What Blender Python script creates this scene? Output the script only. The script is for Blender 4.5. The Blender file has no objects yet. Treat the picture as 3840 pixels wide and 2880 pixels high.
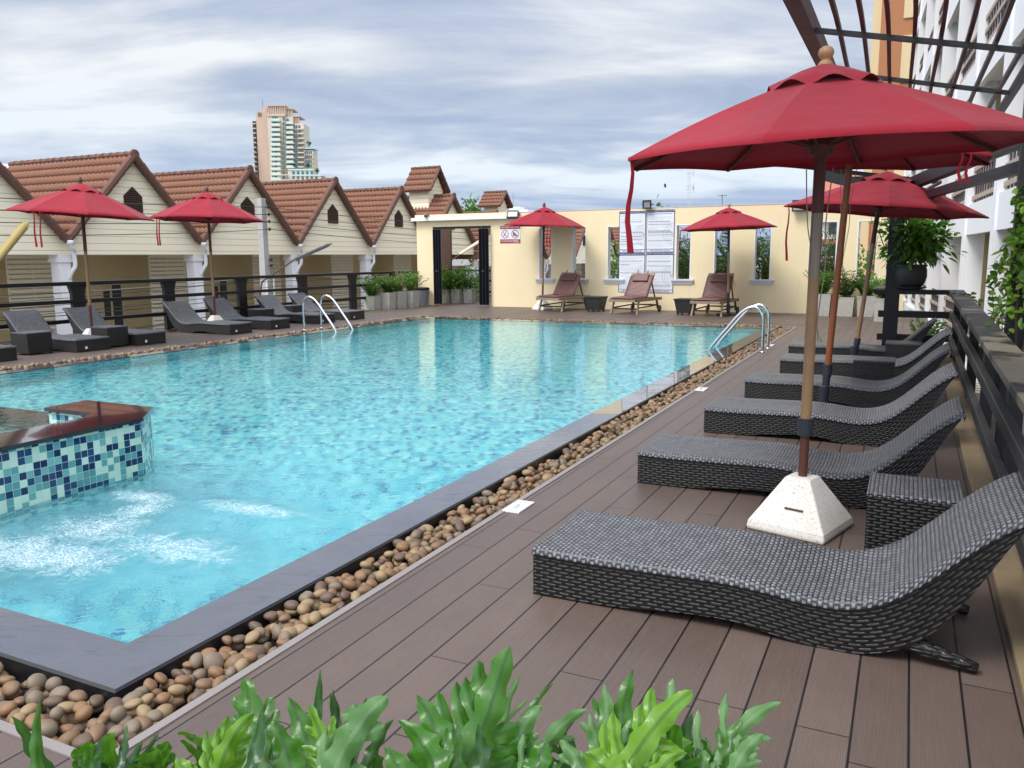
import bpy, bmesh, math, random
import numpy as np
from mathutils import Vector, Matrix
random.seed(7)
rng = np.random.default_rng(11)
R = math.radians
PI = math.pi
scene = bpy.context.scene
COL = scene.collection

# ------------------------------------------------------------------ camera
YAW, PITCH, ROLL, HC = R(-25.839), R(8.845), R(-0.367), 1.6
F_ = Vector((math.sin(YAW)*math.cos(PITCH), math.cos(YAW)*math.cos(PITCH), -math.sin(PITCH)))
R0 = Vector((math.cos(YAW), -math.sin(YAW), 0))
U0 = R0.cross(F_)
R_ = R0*math.cos(ROLL) + U0*math.sin(ROLL)
U_ = U0*math.cos(ROLL) - R0*math.sin(ROLL)
cam_d = bpy.data.cameras.new('camera')
cam = bpy.data.objects.new('camera', cam_d)
COL.objects.link(cam)
cam.matrix_world = Matrix(((R_.x, U_.x, -F_.x, 0), (R_.y, U_.y, -F_.y, 0), (R_.z, U_.z, -F_.z, HC), (0, 0, 0, 1)))
cam_d.sensor_width = 36
cam_d.lens = 28.73
cam_d.clip_start = 0.02
cam_d.clip_end = 5000
scene.camera = cam
def at(x, y, t):
    "photo pixel (3840 wide) and depth in metres -> world point"
    return Vector((0, 0, HC)) + (F_ + R_*((x-1920)/3064.0) - U_*((y-1440)/3064.0))*t

# ------------------------------------------------------------------ materials
MATS = {}
class NT:
    def __init__(s, name):
        s.m = bpy.data.materials.new(name); s.m.use_nodes = True
        s.t = s.m.node_tree; s.t.nodes.clear()
        s.out = s.t.nodes.new('ShaderNodeOutputMaterial')
        MATS[name] = s.m
    def n(s, typ, inp=None, **kw):
        nd = s.t.nodes.new('ShaderNode'+typ)
        for k, v in kw.items(): setattr(nd, k, v)
        for k, v in (inp or {}).items(): s.set(nd, k, v)
        return nd
    def set(s, nd, k, v):
        sock = nd.inputs[k]
        if hasattr(v, 'is_output') or isinstance(v, bpy.types.NodeSocket): s.t.links.new(v, sock)
        elif isinstance(v, bpy.types.Node): s.t.links.new(v.outputs[0], sock)
        else:
            if isinstance(v, tuple) and len(v) == 3 and sock.type == 'RGBA': v = v+(1,)
            sock.default_value = v
    def math(s, op, a, b=None, c=None, clamp=False):
        nd = s.t.nodes.new('ShaderNodeMath'); nd.operation = op; nd.use_clamp = clamp
        for i, v in enumerate((a, b, c)):
            if v is not None: s.set(nd, i, v)
        return nd.outputs[0]
    def mix(s, fac, a, b, blend='MIX'):
        nd = s.t.nodes.new('ShaderNodeMix'); nd.data_type = 'RGBA'; nd.blend_type = blend
        s.set(nd, 0, fac); s.set(nd, 6, a); s.set(nd, 7, b)
        return nd.outputs[2]
    def ramp(s, fac, stops, interp='LINEAR'):
        nd = s.t.nodes.new('ShaderNodeValToRGB'); cr = nd.color_ramp; cr.interpolation = interp
        while len(cr.elements) < len(stops): cr.elements.new(0.5)
        for e, (p, c) in zip(cr.elements, stops):
            e.position = p
            e.color = (c, c, c, 1) if isinstance(c, (int, float)) else tuple(c)+(1,)
        s.set(nd, 0, fac)
        return nd.outputs[0]
    def coord(s, kind='Object', scale=(1, 1, 1), loc=(0, 0, 0), rot=(0, 0, 0)):
        tc = s.n('TexCoord')
        mp = s.n('Mapping', {'Vector': tc.outputs[kind], 'Scale': scale, 'Location': loc, 'Rotation': rot})
        return mp.outputs[0]
    def rcoord(s, scale, loc=(0, 0, 0)):
        a = s.coord('Object', (1, 1, 1), (0, 0, 0), (0, 0, -YAW*-1))
        return s.n('Mapping', {'Vector': a, 'Scale': scale, 'Location': loc}).outputs[0]
    def noise(s, vec, scale, detail=4, rough=0.55, dist=0.0, out=0):
        nd = s.n('TexNoise', {'Scale': scale, 'Detail': detail, 'Roughness': rough, 'Distortion': dist})
        if vec is not None: s.set(nd, 'Vector', vec)
        return nd.outputs[out]
    def bump(s, h, strength=0.3, dist=0.01, normal=None):
        nd = s.n('Bump', {'Height': h, 'Strength': strength, 'Distance': dist})
        if normal is not None: s.set(nd, 'Normal', normal)
        return nd.outputs[0]
    def pbr(s, col, rough=0.5, normal=None, **kw):
        b = s.n('BsdfPrincipled', {'Base Color': col, 'Roughness': rough})
        if normal is not None: s.set(b, 'Normal', normal)
        for k, v in kw.items(): s.set(b, k.replace('_', ' '), v)
        s.t.links.new(b.outputs[0], s.out.inputs[0])
        return b

def simple(name, col, rough=0.6, var=0.15, scale=6, bump=0.15, bscale=60, dirt=None, metal=0.0, spec=0.5):
    t = NT(name)
    v = t.coord('Object')
    n = t.noise(v, scale, 5, 0.6)
    c = t.mix(n, tuple(x*(1-var) for x in col), tuple(min(1, x*(1+var)) for x in col))
    if dirt:
        d = t.ramp(t.noise(v, dirt[1], 6, 0.65), [(dirt[2], 0), (dirt[2]+0.18, 1)])
        c = t.mix(d, c, dirt[0])
    nb = t.noise(v, bscale, 3, 0.6)
    t.pbr(c, t.math('MULTIPLY_ADD', n, 0.2, rough-0.1), t.bump(nb, bump, 0.004), Metallic=metal, Specular_IOR_Level=spec)
    return t.m

simple('white_paint', (0.78, 0.78, 0.78), 0.55, 0.05, 2, 0.1, dirt=((0.55, 0.54, 0.5), 2.0, 0.68))
simple('white_lattice', (0.68, 0.62, 0.50), 0.6, 0.05)
simple('cream_frame', (0.62, 0.52, 0.36), 0.7, 0.08)
simple('sill_paint', (0.62, 0.62, 0.66), 0.55, 0.06)
simple('black_metal', (0.007, 0.007, 0.009), 0.48, 0.3, 4, 0.2)
simple('black_gate', (0.012, 0.012, 0.016), 0.35, 0.2)
simple('steel_dark', (0.05, 0.05, 0.055), 0.5)
simple('concrete_pot', (0.425, 0.408, 0.357), 0.85, 0.2, 5, 0.3, 30, dirt=((0.170, 0.162, 0.119), 4.0, 0.55))
simple('concrete_pole', (0.42, 0.41, 0.39), 0.85, 0.2, 3, 0.3, 20)
simple('teak', (0.27, 0.20, 0.14), 0.7, 0.3, 8, 0.25, 40)
simple('teak_dark', (0.07, 0.045, 0.03), 0.6)
simple('cushion', (0.120, 0.050, 0.042), 0.5, 0.12, 5, 0.35, 25)
simple('pot_dark', (0.035, 0.035, 0.037), 0.55, 0.3, 8, 0.3, 25)
simple('grey_plastic', (0.20, 0.22, 0.25), 0.5, 0.1)
simple('soil', (0.04, 0.03, 0.02), 0.95)
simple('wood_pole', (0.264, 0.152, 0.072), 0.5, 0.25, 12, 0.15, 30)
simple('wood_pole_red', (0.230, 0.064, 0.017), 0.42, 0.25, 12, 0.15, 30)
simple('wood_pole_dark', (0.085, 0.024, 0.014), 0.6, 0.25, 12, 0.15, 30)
simple('pole_collar', (0.018, 0.022, 0.03), 0.45)
simple('wood_finial', (0.36, 0.20, 0.10), 0.45, 0.2, 15, 0.15, 30)
simple('wood_finial_dark', (0.12, 0.05, 0.035), 0.45, 0.2, 15, 0.15, 30)
simple('cord', (0.28, 0.25, 0.2), 0.8)
simple('wire_black', (0.03, 0.03, 0.03), 0.6)
simple('pvc_white', (0.75, 0.76, 0.78), 0.35, 0.03)
simple('olive_wall', (0.29, 0.215, 0.075), 0.85, 0.08, 3)
simple('house_wall', (0.6032, 0.4888, 0.2704), 0.85, 0.08, 2)
simple('louvre_dark', (0.05, 0.03, 0.025), 0.7)
simple('rail_tan', (0.42, 0.33, 0.26), 0.7)
simple('railing_bar', (0.10, 0.08, 0.09), 0.6)
simple('orange_wall', (0.425, 0.187, 0.085), 0.8, 0.06, 1)
simple('cream_panel', (0.68, 0.55, 0.33), 0.8, 0.05, 1)
simple('kerb_stone', (0.240, 0.176, 0.104), 0.85, 0.3, 7, 0.5, 40)
simple('tower_beige', (0.496, 0.368, 0.272), 0.8, 0.05, 0.1)
simple('tower_cream', (0.576, 0.504, 0.400), 0.8, 0.05, 0.1)
simple('tower_glass', (0.05, 0.12, 0.13), 0.15, 0.4, 0.3)
simple('tower_dark', (0.05, 0.035, 0.035), 0.5)
simple('balcony_glass', (0.42, 0.62, 0.58), 0.2, 0.05, 0.1)
simple('window_glass', (0.05, 0.055, 0.06), 0.1, 0.2, 1)
simple('brick_red', (0.35, 0.12, 0.08), 0.85)
simple('lane_concrete', (0.22, 0.21, 0.20), 0.9, 0.25, 0.6, 0.4, 10)
simple('terrace_side', (0.35, 0.33, 0.3), 0.9)
simple('bark', (0.09, 0.065, 0.045), 0.9, 0.3, 10, 0.6, 25)
simple('lamp_lens', (0.28, 0.28, 0.27), 0.25, 0.1)
simple('lamp_yellow', (0.30, 0.22, 0.05), 0.55, 0.25, 3)
simple('rust_brown', (0.09, 0.045, 0.03), 0.7, 0.3)
simple('sign_white', (0.74, 0.76, 0.80), 0.4, 0.02)
simple('sign_blue', (0.008, 0.015, 0.16), 0.4, 0.02)
simple('sign_red', (0.36, 0.008, 0.012), 0.4, 0.02)
simple('sign_ink', (0.03, 0.03, 0.05), 0.5, 0.02)
simple('sign_grey', (0.26, 0.27, 0.30), 0.5, 0.02)
simple('sign_text', (0.48, 0.50, 0.54), 0.5, 0.02)
simple('sign_pink', (0.75, 0.35, 0.35), 0.4, 0.02)
simple('turf', (0.06, 0.14, 0.03), 0.9, 0.4, 30, 0.6, 80)
simple('red_petal', (0.4, 0.01, 0.015), 0.6)

t = NT('stainless')
t.pbr((0.72, 0.73, 0.74), t.math('MULTIPLY_ADD', t.noise(t.coord('Object'), 40, 3), 0.12, 0.1), None, Metallic=1.0)
t = NT('pole_sleeve')
t.pbr(t.mix(t.noise(t.coord('Object', (60, 60, 2)), 1.0, 3), (0.10, 0.075, 0.055), (0.33, 0.29, 0.24)), 0.5, None, Metallic=0.6)

# plastered wall
def plaster(name, col, stain=(0.5, 0.42, 0.3)):
    t = NT(name); v = t.coord('Object')
    n = t.noise(v, 1.2, 6, 0.6); n2 = t.noise(v, 0.35, 3, 0.5)
    c = t.mix(n, tuple(x*0.95 for x in col), tuple(x*1.04 for x in col))
    c = t.mix(t.ramp(n2, [(0.55, 0), (0.8, 0.4)]), c, stain)
    vs = t.coord('Object', (7, 7, 0.5))
    st = t.ramp(t.noise(vs, 1.0, 5, 0.6), [(0.6, 0), (0.8, 0.22)])
    c = t.mix(st, c, tuple(x*0.62 for x in col))
    t.pbr(c, 0.8, t.bump(t.noise(v, 45, 3), 0.25, 0.003))
plaster('cream_plaster', (0.84, 0.70, 0.44), (0.76, 0.58, 0.34))
plaster('column_white', (0.80, 0.80, 0.82), (0.7, 0.7, 0.68))

# lap siding: shadow gap is drawn dark in the colour, slight tilt is bump
t = NT('cream_siding')
v = t.coord('UV')
sx = t.n('SeparateXYZ', {0: v}).outputs[1]
fr = t.math('FRACT', t.math('MULTIPLY', sx, 1/0.235))
edge = t.math('LESS_THAN', fr, 0.045)
bd = t.n('TexWhiteNoise', {'W': t.math('FLOOR', t.math('MULTIPLY', sx, 1/0.235))}, noise_dimensions='1D').outputs[0]
c = t.mix(bd, (0.88, 0.80, 0.59), (0.93, 0.85, 0.65))
c = t.mix(t.ramp(t.noise(t.coord('Object', (1, 1, 0.6)), 2.5, 5), [(0.5, 0), (0.75, 0.3)]), c, (0.82, 0.74, 0.55))
c = t.mix(edge, c, (0.25, 0.20, 0.13))
t.pbr(c, 0.7, t.bump(t.math('SUBTRACT', 1.0, fr), 0.6, 0.02))

# roof tile
t = NT('roof_tile'); v = t.coord('Object')
n = t.noise(v, 1.5, 5, 0.65); n2 = t.noise(v, 14, 4, 0.6)
c = t.mix(n, (0.205, 0.086, 0.049), (0.295, 0.139, 0.082))
c = t.mix(t.ramp(n2, [(0.5, 0), (0.72, 0.6)]), c, (0.16, 0.085, 0.06))
t.pbr(c, 0.8, t.bump(n2, 0.3, 0.01))
t = NT('ridge_tile'); v = t.coord('Object')
n = t.noise(v, 5, 6, 0.7)
c = t.mix(t.ramp(n, [(0.4, 0), (0.65, 1)]), (0.19, 0.085, 0.055), (0.07, 0.045, 0.035))
t.pbr(c, 0.85, t.bump(n, 0.4, 0.02))
t = NT('barge_tile'); v = t.coord('Object')
n = t.noise(v, 4, 5, 0.65)
c = t.mix(n, (0.105, 0.053, 0.036), (0.158, 0.075, 0.049))
t.pbr(c, 0.8, t.bump(n, 0.3, 0.02))

# composite deck: boards along Y, pitch 0.175, ribbed
t = NT('deck_board'); v = t.coord('Object')
sp = t.n('SeparateXYZ', {0: v}); X, Y = sp.outputs[0], sp.outputs[1]
bx = t.math('MULTIPLY', t.math('ADD', X, 2.192), 1/0.1752)
bid = t.math('FLOOR', bx); bf = t.math('FRACT', bx)
off = t.n('TexWhiteNoise', {'W': bid}, noise_dimensions='1D').outputs[0]
by = t.math('ADD', t.math('MULTIPLY', Y, 1/2.2), t.math('MULTIPLY', off, 7.3))
yid = t.math('FLOOR', by); yf = t.math('FRACT', by)
comb = t.n('CombineXYZ', {0: bid, 1: yid})
tone = t.n('TexWhiteNoise', {'Vector': comb}, noise_dimensions='2D').outputs[0]
gap = t.math('MAXIMUM', t.math('LESS_THAN', bf, 0.048), t.math('LESS_THAN', yf, 0.0026))
gap = t.math('MULTIPLY', gap, t.math('GREATER_THAN', t.math('ABSOLUTE', t.math('ADD', X, 2.24)), 0.02))
rib = t.math('SINE', t.math('MULTIPLY', X, 2*PI/0.0073))
c = t.mix(tone, (0.1058, 0.0748, 0.0582), (0.1380, 0.0989, 0.0787))
c = t.mix(t.ramp(t.noise(t.coord('Object', (1.2, 0.7, 1)), 1.6, 6, 0.65), [(0.4, 0), (0.75, 0.55)]), c, (0.0745, 0.0507, 0.0428))
c = t.mix(t.ramp(t.noise(t.coord('Object', (40, 1.5, 1)), 3, 4, 0.6), [(0.4, 0.0), (0.7, 0.25)]), c, (0.1812, 0.1402, 0.1260))
c = t.mix(t.ramp(t.noise(t.coord('Object'), 160, 2), [(0.62, 0), (0.7, 0.35)]), c, (0.26, 0.22, 0.2))
c = t.mix(t.math('MULTIPLY', t.math('MULTIPLY_ADD', rib, 0.5, 0.5), 0.55), c, (0.06, 0.042, 0.036))
c = t.mix(gap, c, (0.008, 0.006, 0.006))
h = t.math('SUBTRACT', t.math('MULTIPLY', rib, 0.12), t.math('MULTIPLY', gap, 2.0))
t.pbr(c, t.math('MULTIPLY_ADD', tone, 0.12, 0.42), t.bump(h, 0.35, 0.004))
simple('deck_trim', (0.225, 0.199, 0.188), 0.5, 0.12, 4)

# wet slate coping
t = NT('wet_slate'); v = t.coord('Object')
n = t.noise(v, 2.2, 6, 0.6)
c = t.mix(n, (0.0518, 0.0518, 0.0626), (0.0922, 0.0900, 0.1044))
rip = t.noise(t.rcoord((1.2, 5.0, 1)), 2.0, 5, 0.62, 1.0)
ripple_streaks = t.math('MULTIPLY', t.ramp(t.math('ABSOLUTE', t.math('SUBTRACT', rip, 0.5)), [(0.0, 1), (0.022, 0)]), t.ramp(t.noise(t.rcoord((1.5, 3, 1), (3, 3, 0)), 2.2, 3, 0.5), [(0.50, 0), (0.60, 1)]))
c = t.mix(t.math('MULTIPLY', ripple_streaks, 0.85), c, (0.02, 0.02, 0.026))  # dark ripple reflections of the wet film painted into the slate colour
wav = t.math('ADD', t.math('MULTIPLY', t.noise(t.coord('Object', (9, 5, 1)), 1.3, 3, 0.5, 0.6), 0.6), rip)
t.pbr(c, 0.10, t.bump(wav, 0.22, 0.03), Coat_Weight=1.0, Coat_Roughness=0.02, Coat_IOR=1.5, Specular_IOR_Level=0.4)
simple('slate_edge', (0.012, 0.012, 0.014), 0.3, 0.2)
simple('gravel_bed', (0.02, 0.016, 0.012), 0.9)

# polished granite
t = NT('polished_granite'); v = t.coord('Object')
n = t.noise(v, 60, 4, 0.7)
c = t.mix(n, (0.018, 0.010, 0.012), (0.05, 0.028, 0.030))
jt = t.n('SeparateXYZ', {0: v}).outputs[1]
t.pbr(c, 0.06, None, Coat_Weight=0.6, Coat_Roughness=0.02, Specular_IOR_Level=0.8)

# mosaic tiles
def mosaic(name, size, stops, grout, gw=0.06, rough=0.15, coord='UV'):
    t = NT(name); v = t.coord(coord, (1/size,)*3, (0.37, 0.41, 0.29))
    fl = t.n('VectorMath', {0: v}, operation='FLOOR').outputs[0]
    fr = t.n('VectorMath', {0: v}, operation='FRACTION').outputs[0]
    s = t.n('SeparateXYZ', {0: fr})
    g = t.math('MAXIMUM', t.math('LESS_THAN', s.outputs[0], gw), t.math('LESS_THAN', s.outputs[1], gw))
    w = t.n('TexWhiteNoise', {'Vector': fl}, noise_dimensions='2D').outputs[0]
    c = t.mix(g, t.ramp(w, stops, 'CONSTANT'), grout)
    tone = t.n('TexWhiteNoise', {'Vector': t.n('VectorMath', {0: fl, 1: (7.3, 3.1, 1)}, operation='ADD').outputs[0]}, noise_dimensions='2D').outputs[0]
    c = t.mix(0.22, c, t.mix(tone, (0, 0, 0), (1, 1, 1)), 'SOFT_LIGHT')
    t.pbr(c, rough, t.bump(g, -0.3, 0.002))
mosaic('spa_mosaic', 0.05, [(0, (0.56, 0.74, 0.62)), (0.37, (0.10, 0.32, 0.33)), (0.58, (0.18, 0.44, 0.42)), (0.69, (0.008, 0.028, 0.10)), (0.88, (0.016, 0.05, 0.14))], (0.62, 0.70, 0.62), 0.05)
mosaic('pool_mosaic', 0.062, [(0, (0.1785, 0.6784, 0.7020)), (0.26, (0.0788, 0.5300, 0.6300)), (0.48, (0.3360, 0.8056, 0.7560)), (0.68, (0.0210, 0.3180, 0.4680)), (0.80, (0.2310, 0.6996, 0.6840)), (0.90, (0.0084, 0.1590, 0.3420))], (0.3570, 0.8056, 0.7560))

# pool water: real refracting surface, ripples and jet foam
t = NT('pool_water'); v = t.coord('Object')
def gauss(cx, cy, rx, ry):
    s = t.n('SeparateXYZ', {0: v})
    a = t.math('POWER', t.math('MULTIPLY', t.math('SUBTRACT', s.outputs[0], cx), 1/rx), 2.0)
    b = t.math('POWER', t.math('MULTIPLY', t.math('SUBTRACT', s.outputs[1], cy), 1/ry), 2.0)
    return t.math('POWER', 2.718, t.math('MULTIPLY', t.math('ADD', a, b), -1.0))
jet = None
for gj in ((-4.35, 2.7, .42, .26), (-4.0, 2.75, .35, .22), (-4.33, 3.15, .32, .26), (-4.38, 3.55, .16, .2), (-3.6, 3.12, .42, .20), (-3.75, 3.85, .42, .12), (-4.6, 3.75, .3, .12)):
    gg = gauss(*gj); jet = gg if jet is None else t.math('MAXIMUM', jet, gg)
calm = gauss(-4.2, 3.0, 1.7, 1.8)
big = t.noise(t.rcoord((0.7, 1.6, 1)), 1.7, 3, 0.5, 0.5)
med = t.noise(t.rcoord((0.5, 1.6, 1), (3, 1, 0)), 5.0, 3, 0.55, 0.6)
fine = t.noise(t.coord('Object', (1, 1.2, 1), (7, 2, 0)), 15, 3, 0.6, 0.4)
jn = t.noise(t.coord('Object', (1, 1, 1), (1, 5, 0)), 9, 6, 0.68, 0.8)
h = t.math('ADD', t.math('MULTIPLY', big, 0.012), t.math('MULTIPLY', med, 0.0085))
h = t.math('ADD', h, t.math('MULTIPLY', fine, 0.0014))
h = t.math('ADD', h, t.math('MULTIPLY', t.math('MULTIPLY', jn, jet), 0.09))
h = t.math('ADD', h, t.math('MULTIPLY', t.math('MULTIPLY', fine, calm), 0.010))
bp = t.bump(h, 0.55, 1.0)
gl = t.n('BsdfGlass', {'Color': (0.90, 0.985, 1.0), 'Roughness': 0.0, 'IOR': 1.333, 'Normal': bp})
fo = t.n('BsdfDiffuse', {'Color': (0.72, 0.80, 0.84)})
fn = t.math('ADD', t.math('MULTIPLY', t.noise(t.coord('Object', (1, 1, 1), (2, 8, 0)), 5.0, 9, 0.78, 1.6), 0.62), t.math('MULTIPLY', t.noise(t.coord('Object', (1, 1.4, 1), (4, 3, 0)), 34.0, 5, 0.7, 0.6), 0.38))
fm = t.math('ADD', fn, t.math('MULTIPLY', jet, 0.16))
spk = t.ramp(t.noise(t.coord('Object', (1, 1, 1), (5, 5, 0)), 70.0, 3, 0.7), [(0.42, 0.15), (0.60, 1)])
fmask = t.math('MULTIPLY', t.math('MULTIPLY', t.ramp(fm, [(0.53, 0), (0.66, 0.55), (0.80, 1.0)]), spk), t.ramp(jet, [(0.04, 0), (0.45, 1)]))
# fine bubbles in the churned water make it milky round the jets
mk = t.n('BsdfDiffuse', {'Color': (0.20, 0.56, 0.70)})
mm = t.math('MULTIPLY', t.math('MULTIPLY', calm, 0.30), t.ramp(jn, [(0.3, 0.6), (0.7, 1)]))
m0 = t.n('MixShader', {0: mm, 1: gl.outputs[0], 2: mk.outputs[0]})
mx = t.n('MixShader', {0: fmask, 1: m0.outputs[0], 2: fo.outputs[0]})
t.t.links.new(mx.outputs[0], t.out.inputs[0])
t = NT('spa_water'); v = t.coord('Object')
h = t.math('ADD', t.math('MULTIPLY', t.noise(v, 4, 3, 0.5, 0.5), 0.012), t.math('MULTIPLY', t.noise(v, 14, 3), 0.004))
gl = t.n('BsdfGlass', {'Color': (0.92, 0.985, 1.0), 'Roughness': 0.0, 'IOR': 1.333, 'Normal': t.bump(h, 0.5, 1.0)})
t.t.links.new(gl.outputs[0], t.out.inputs[0])

# woven resin wicker
def wicker(name, bw, rh, ca, cb, cm, rough, swap=False, bs=0.8, ms=0.2):
    t = NT(name); tc = t.n('TexCoord')
    s = t.n('SeparateXYZ', {0: tc.outputs['UV']})
    vec = t.n('CombineXYZ', {0: s.outputs[1 if swap else 0], 1: s.outputs[0 if swap else 1]}).outputs[0]
    wob = t.noise(tc.outputs['UV'], 9, 2, 0.5, 0, 1)
    vec = t.n('VectorMath', {0: vec, 1: t.n('VectorMath', {0: wob, 1: (0.008, 0.008, 0)}, operation='MULTIPLY').outputs[0]}, operation='ADD').outputs[0]
    q = t.n('SeparateXYZ', {0: vec})
    row = t.math('MULTIPLY', q.outputs[1], 1/rh); ri = t.math('FLOOR', row); rf = t.math('FRACT', row)
    colx = t.math('ADD', t.math('MULTIPLY', q.outputs[0], 1/bw), t.math('MULTIPLY', t.math('MODULO', ri, 2.0), 0.5))
    ci = t.math('FLOOR', colx); cf = t.math('FRACT', colx)
    ex = t.math('SUBTRACT', 1.0, t.math('ABSOLUTE', t.math('MULTIPLY_ADD', cf, 2.0, -1.0)))     # 0 at pad ends
    ey = t.math('SUBTRACT', 1.0, t.math('ABSOLUTE', t.math('MULTIPLY_ADD', rf, 2.0, -1.0)))
    px = t.ramp(ex, [(ms*.55, 0), (ms*1.7, 1)]); py = t.ramp(ey, [(ms*.5, 0), (ms*1.6, 1)])
    pad = t.math('MULTIPLY', px, py)
    dome = t.math('MULTIPLY', t.math('POWER', ex, 0.4), t.math('POWER', ey, 0.4))
    rnd = t.n('TexWhiteNoise', {'Vector': t.n('CombineXYZ', {0: ci, 1: ri}).outputs[0]}, noise_dimensions='2D').outputs[0]
    tone = t.noise(tc.outputs['Object'], 14, 4, 0.7)
    c = t.mix(rnd, ca, cb)
    c = t.mix(t.ramp(tone, [(0.45, 0), (0.75, 0.6)]), c, tuple(x*0.5 for x in ca))
    c = t.mix(t.math('MULTIPLY', t.math('SUBTRACT', 1.0, pad), 0.93), c, cm)
    t.pbr(c, t.math('MULTIPLY_ADD', tone, 0.15, rough-0.08), t.bump(t.math('MULTIPLY', pad, dome), bs, 0.007), Specular_IOR_Level=0.55)
wicker('wicker_top', 0.034, 0.021, (0.1242, 0.1291, 0.1439), (0.2116, 0.2165, 0.2300), (0.0074, 0.0074, 0.0098), 0.36, True, 0.8, 0.26)  # brighter than the sides: sky sheen on top faces put into the colour
wicker('wicker_side', 0.062, 0.0175, (0.0060, 0.0060, 0.0060), (0.0258, 0.0216, 0.0162), (0.0012, 0.0012, 0.0018), 0.4, False, 0.9, 0.3)  # darker copy of the weave: less sky on upright faces, put into colour
wicker('wicker_edge', 0.02, 0.05, (0.10, 0.10, 0.11), (0.16, 0.16, 0.17), (0.015, 0.015, 0.015), 0.4)

# canopy canvas
t = NT('red_canvas'); v = t.coord('Object')
n = t.noise(v, 3, 5, 0.6); wv = t.noise(v, 350, 2)
c = t.mix(n, (0.240, 0.005, 0.016), (0.296, 0.008, 0.022))
nb = t.noise(t.coord('Object', (1, 1, 0.6)), 5, 3, 0.5)
d = t.n('BsdfPrincipled', {'Base Color': c, 'Roughness': 0.8, 'Normal': t.bump(t.math('ADD', t.math('MULTIPLY', wv, 0.06), nb), 0.35, 0.045), 'Specular IOR Level': 0.25, 'Sheen Weight': 0.1, 'Sheen Roughness': 0.5})
tr = t.n('BsdfTranslucent', {'Color': (0.22, 0.004, 0.01)})
mx = t.n('MixShader', {0: 0.04, 1: d.outputs[0], 2: tr.outputs[0]})
t.t.links.new(mx.outputs[0], t.out.inputs[0])

# terrazzo-like cast base
t = NT('cast_base'); v = t.coord('Object')
c = t.mix(t.ramp(t.noise(v, 90, 3, 0.7), [(0.56, 0), (0.66, 0.7)]), (0.66, 0.63, 0.57), (0.24, 0.2, 0.15))
c = t.mix(t.ramp(t.noise(v, 5, 5), [(0.52, 0), (0.75, 0.5)]), c, (0.46, 0.41, 0.33))
t.pbr(c, 0.85, t.bump(t.noise(v, 60, 4), 0.4, 0.004))

# painted rail with worn patches
t = NT('worn_rail'); v = t.coord('Object')
ry_ = t.n('SeparateXYZ', {0: v}).outputs[1]
c = t.mix(t.ramp(t.math('ADD', t.noise(v, 1.1, 5, 0.6), t.math('MULTIPLY', ry_, -0.02)), [(0.50, 0), (0.56, 1)]), (0.012, 0.012, 0.014), (0.20, 0.17, 0.125))
c = t.mix(t.ramp(t.noise(v, 12, 5, 0.7), [(0.5, 0), (0.8, 0.6)]), c, (0.08, 0.08, 0.08))
t.pbr(c, 0.5, t.bump(t.noise(v, 30, 4), 0.3, 0.006))
t = NT('grey_rail'); v = t.coord('Object')
c = t.mix(t.noise(v, 5, 5, 0.7), (0.02, 0.02, 0.022), (0.09, 0.09, 0.09))
t.pbr(c, 0.45, t.bump(t.noise(v, 30, 4), 0.3, 0.006))
t = NT('pergola_paint'); v = t.coord('Object')
c = t.mix(t.ramp(t.noise(v, 4, 5, 0.7), [(0.45, 0), (0.65, 1)]), (0.008, 0.008, 0.010), (0.022, 0.020, 0.020))
t.pbr(c, 0.5, t.bump(t.noise(v, 30, 4), 0.3, 0.006))
simple('pergola_red', (0.05, 0.008, 0.014), 0.5, 0.3)

# pebbles
PEB = []
for nm, a, b in (('pebble_brown', (0.143, 0.084, 0.042), (0.211, 0.130, 0.071)), ('pebble_tan', (0.223, 0.146, 0.071), (0.291, 0.205, 0.108)),
                 ('pebble_rust', (0.174, 0.090, 0.040), (0.229, 0.130, 0.065)), ('pebble_grey', (0.143, 0.105, 0.071), (0.198, 0.155, 0.105)), ('pebble_dark', (0.081, 0.050, 0.034), (0.136, 0.087, 0.056))):
    t = NT(nm); v = t.coord('Object')
    c = t.mix(t.noise(v, 26, 5, 0.65), a, b)
    c = t.mix(t.ramp(t.noise(v, 180, 2), [(0.6, 0), (0.7, 0.3)]), c, tuple(x*0.5 for x in a))
    t.pbr(c, 0.6, t.bump(t.noise(v, 120, 3), 0.25, 0.002))
    PEB.append(t.m)
t = NT('pebble_mix'); v = t.coord('Object')
g = t.n('NewGeometry')
c = t.ramp(g.outputs['Random Per Island'], [(0, (0.068, 0.040, 0.025)), (0.2, (0.155, 0.093, 0.048)), (0.42, (0.236, 0.161, 0.084)), (0.6, (0.180, 0.093, 0.043)), (0.8, (0.149, 0.112, 0.071)), (1, (0.279, 0.198, 0.108))])
c = t.mix(0.4, c, t.noise(v, 40, 4, 0.6), 'SOFT_LIGHT')
t.pbr(c, 0.6, t.bump(t.noise(v, 120, 3), 0.25, 0.002))

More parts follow.
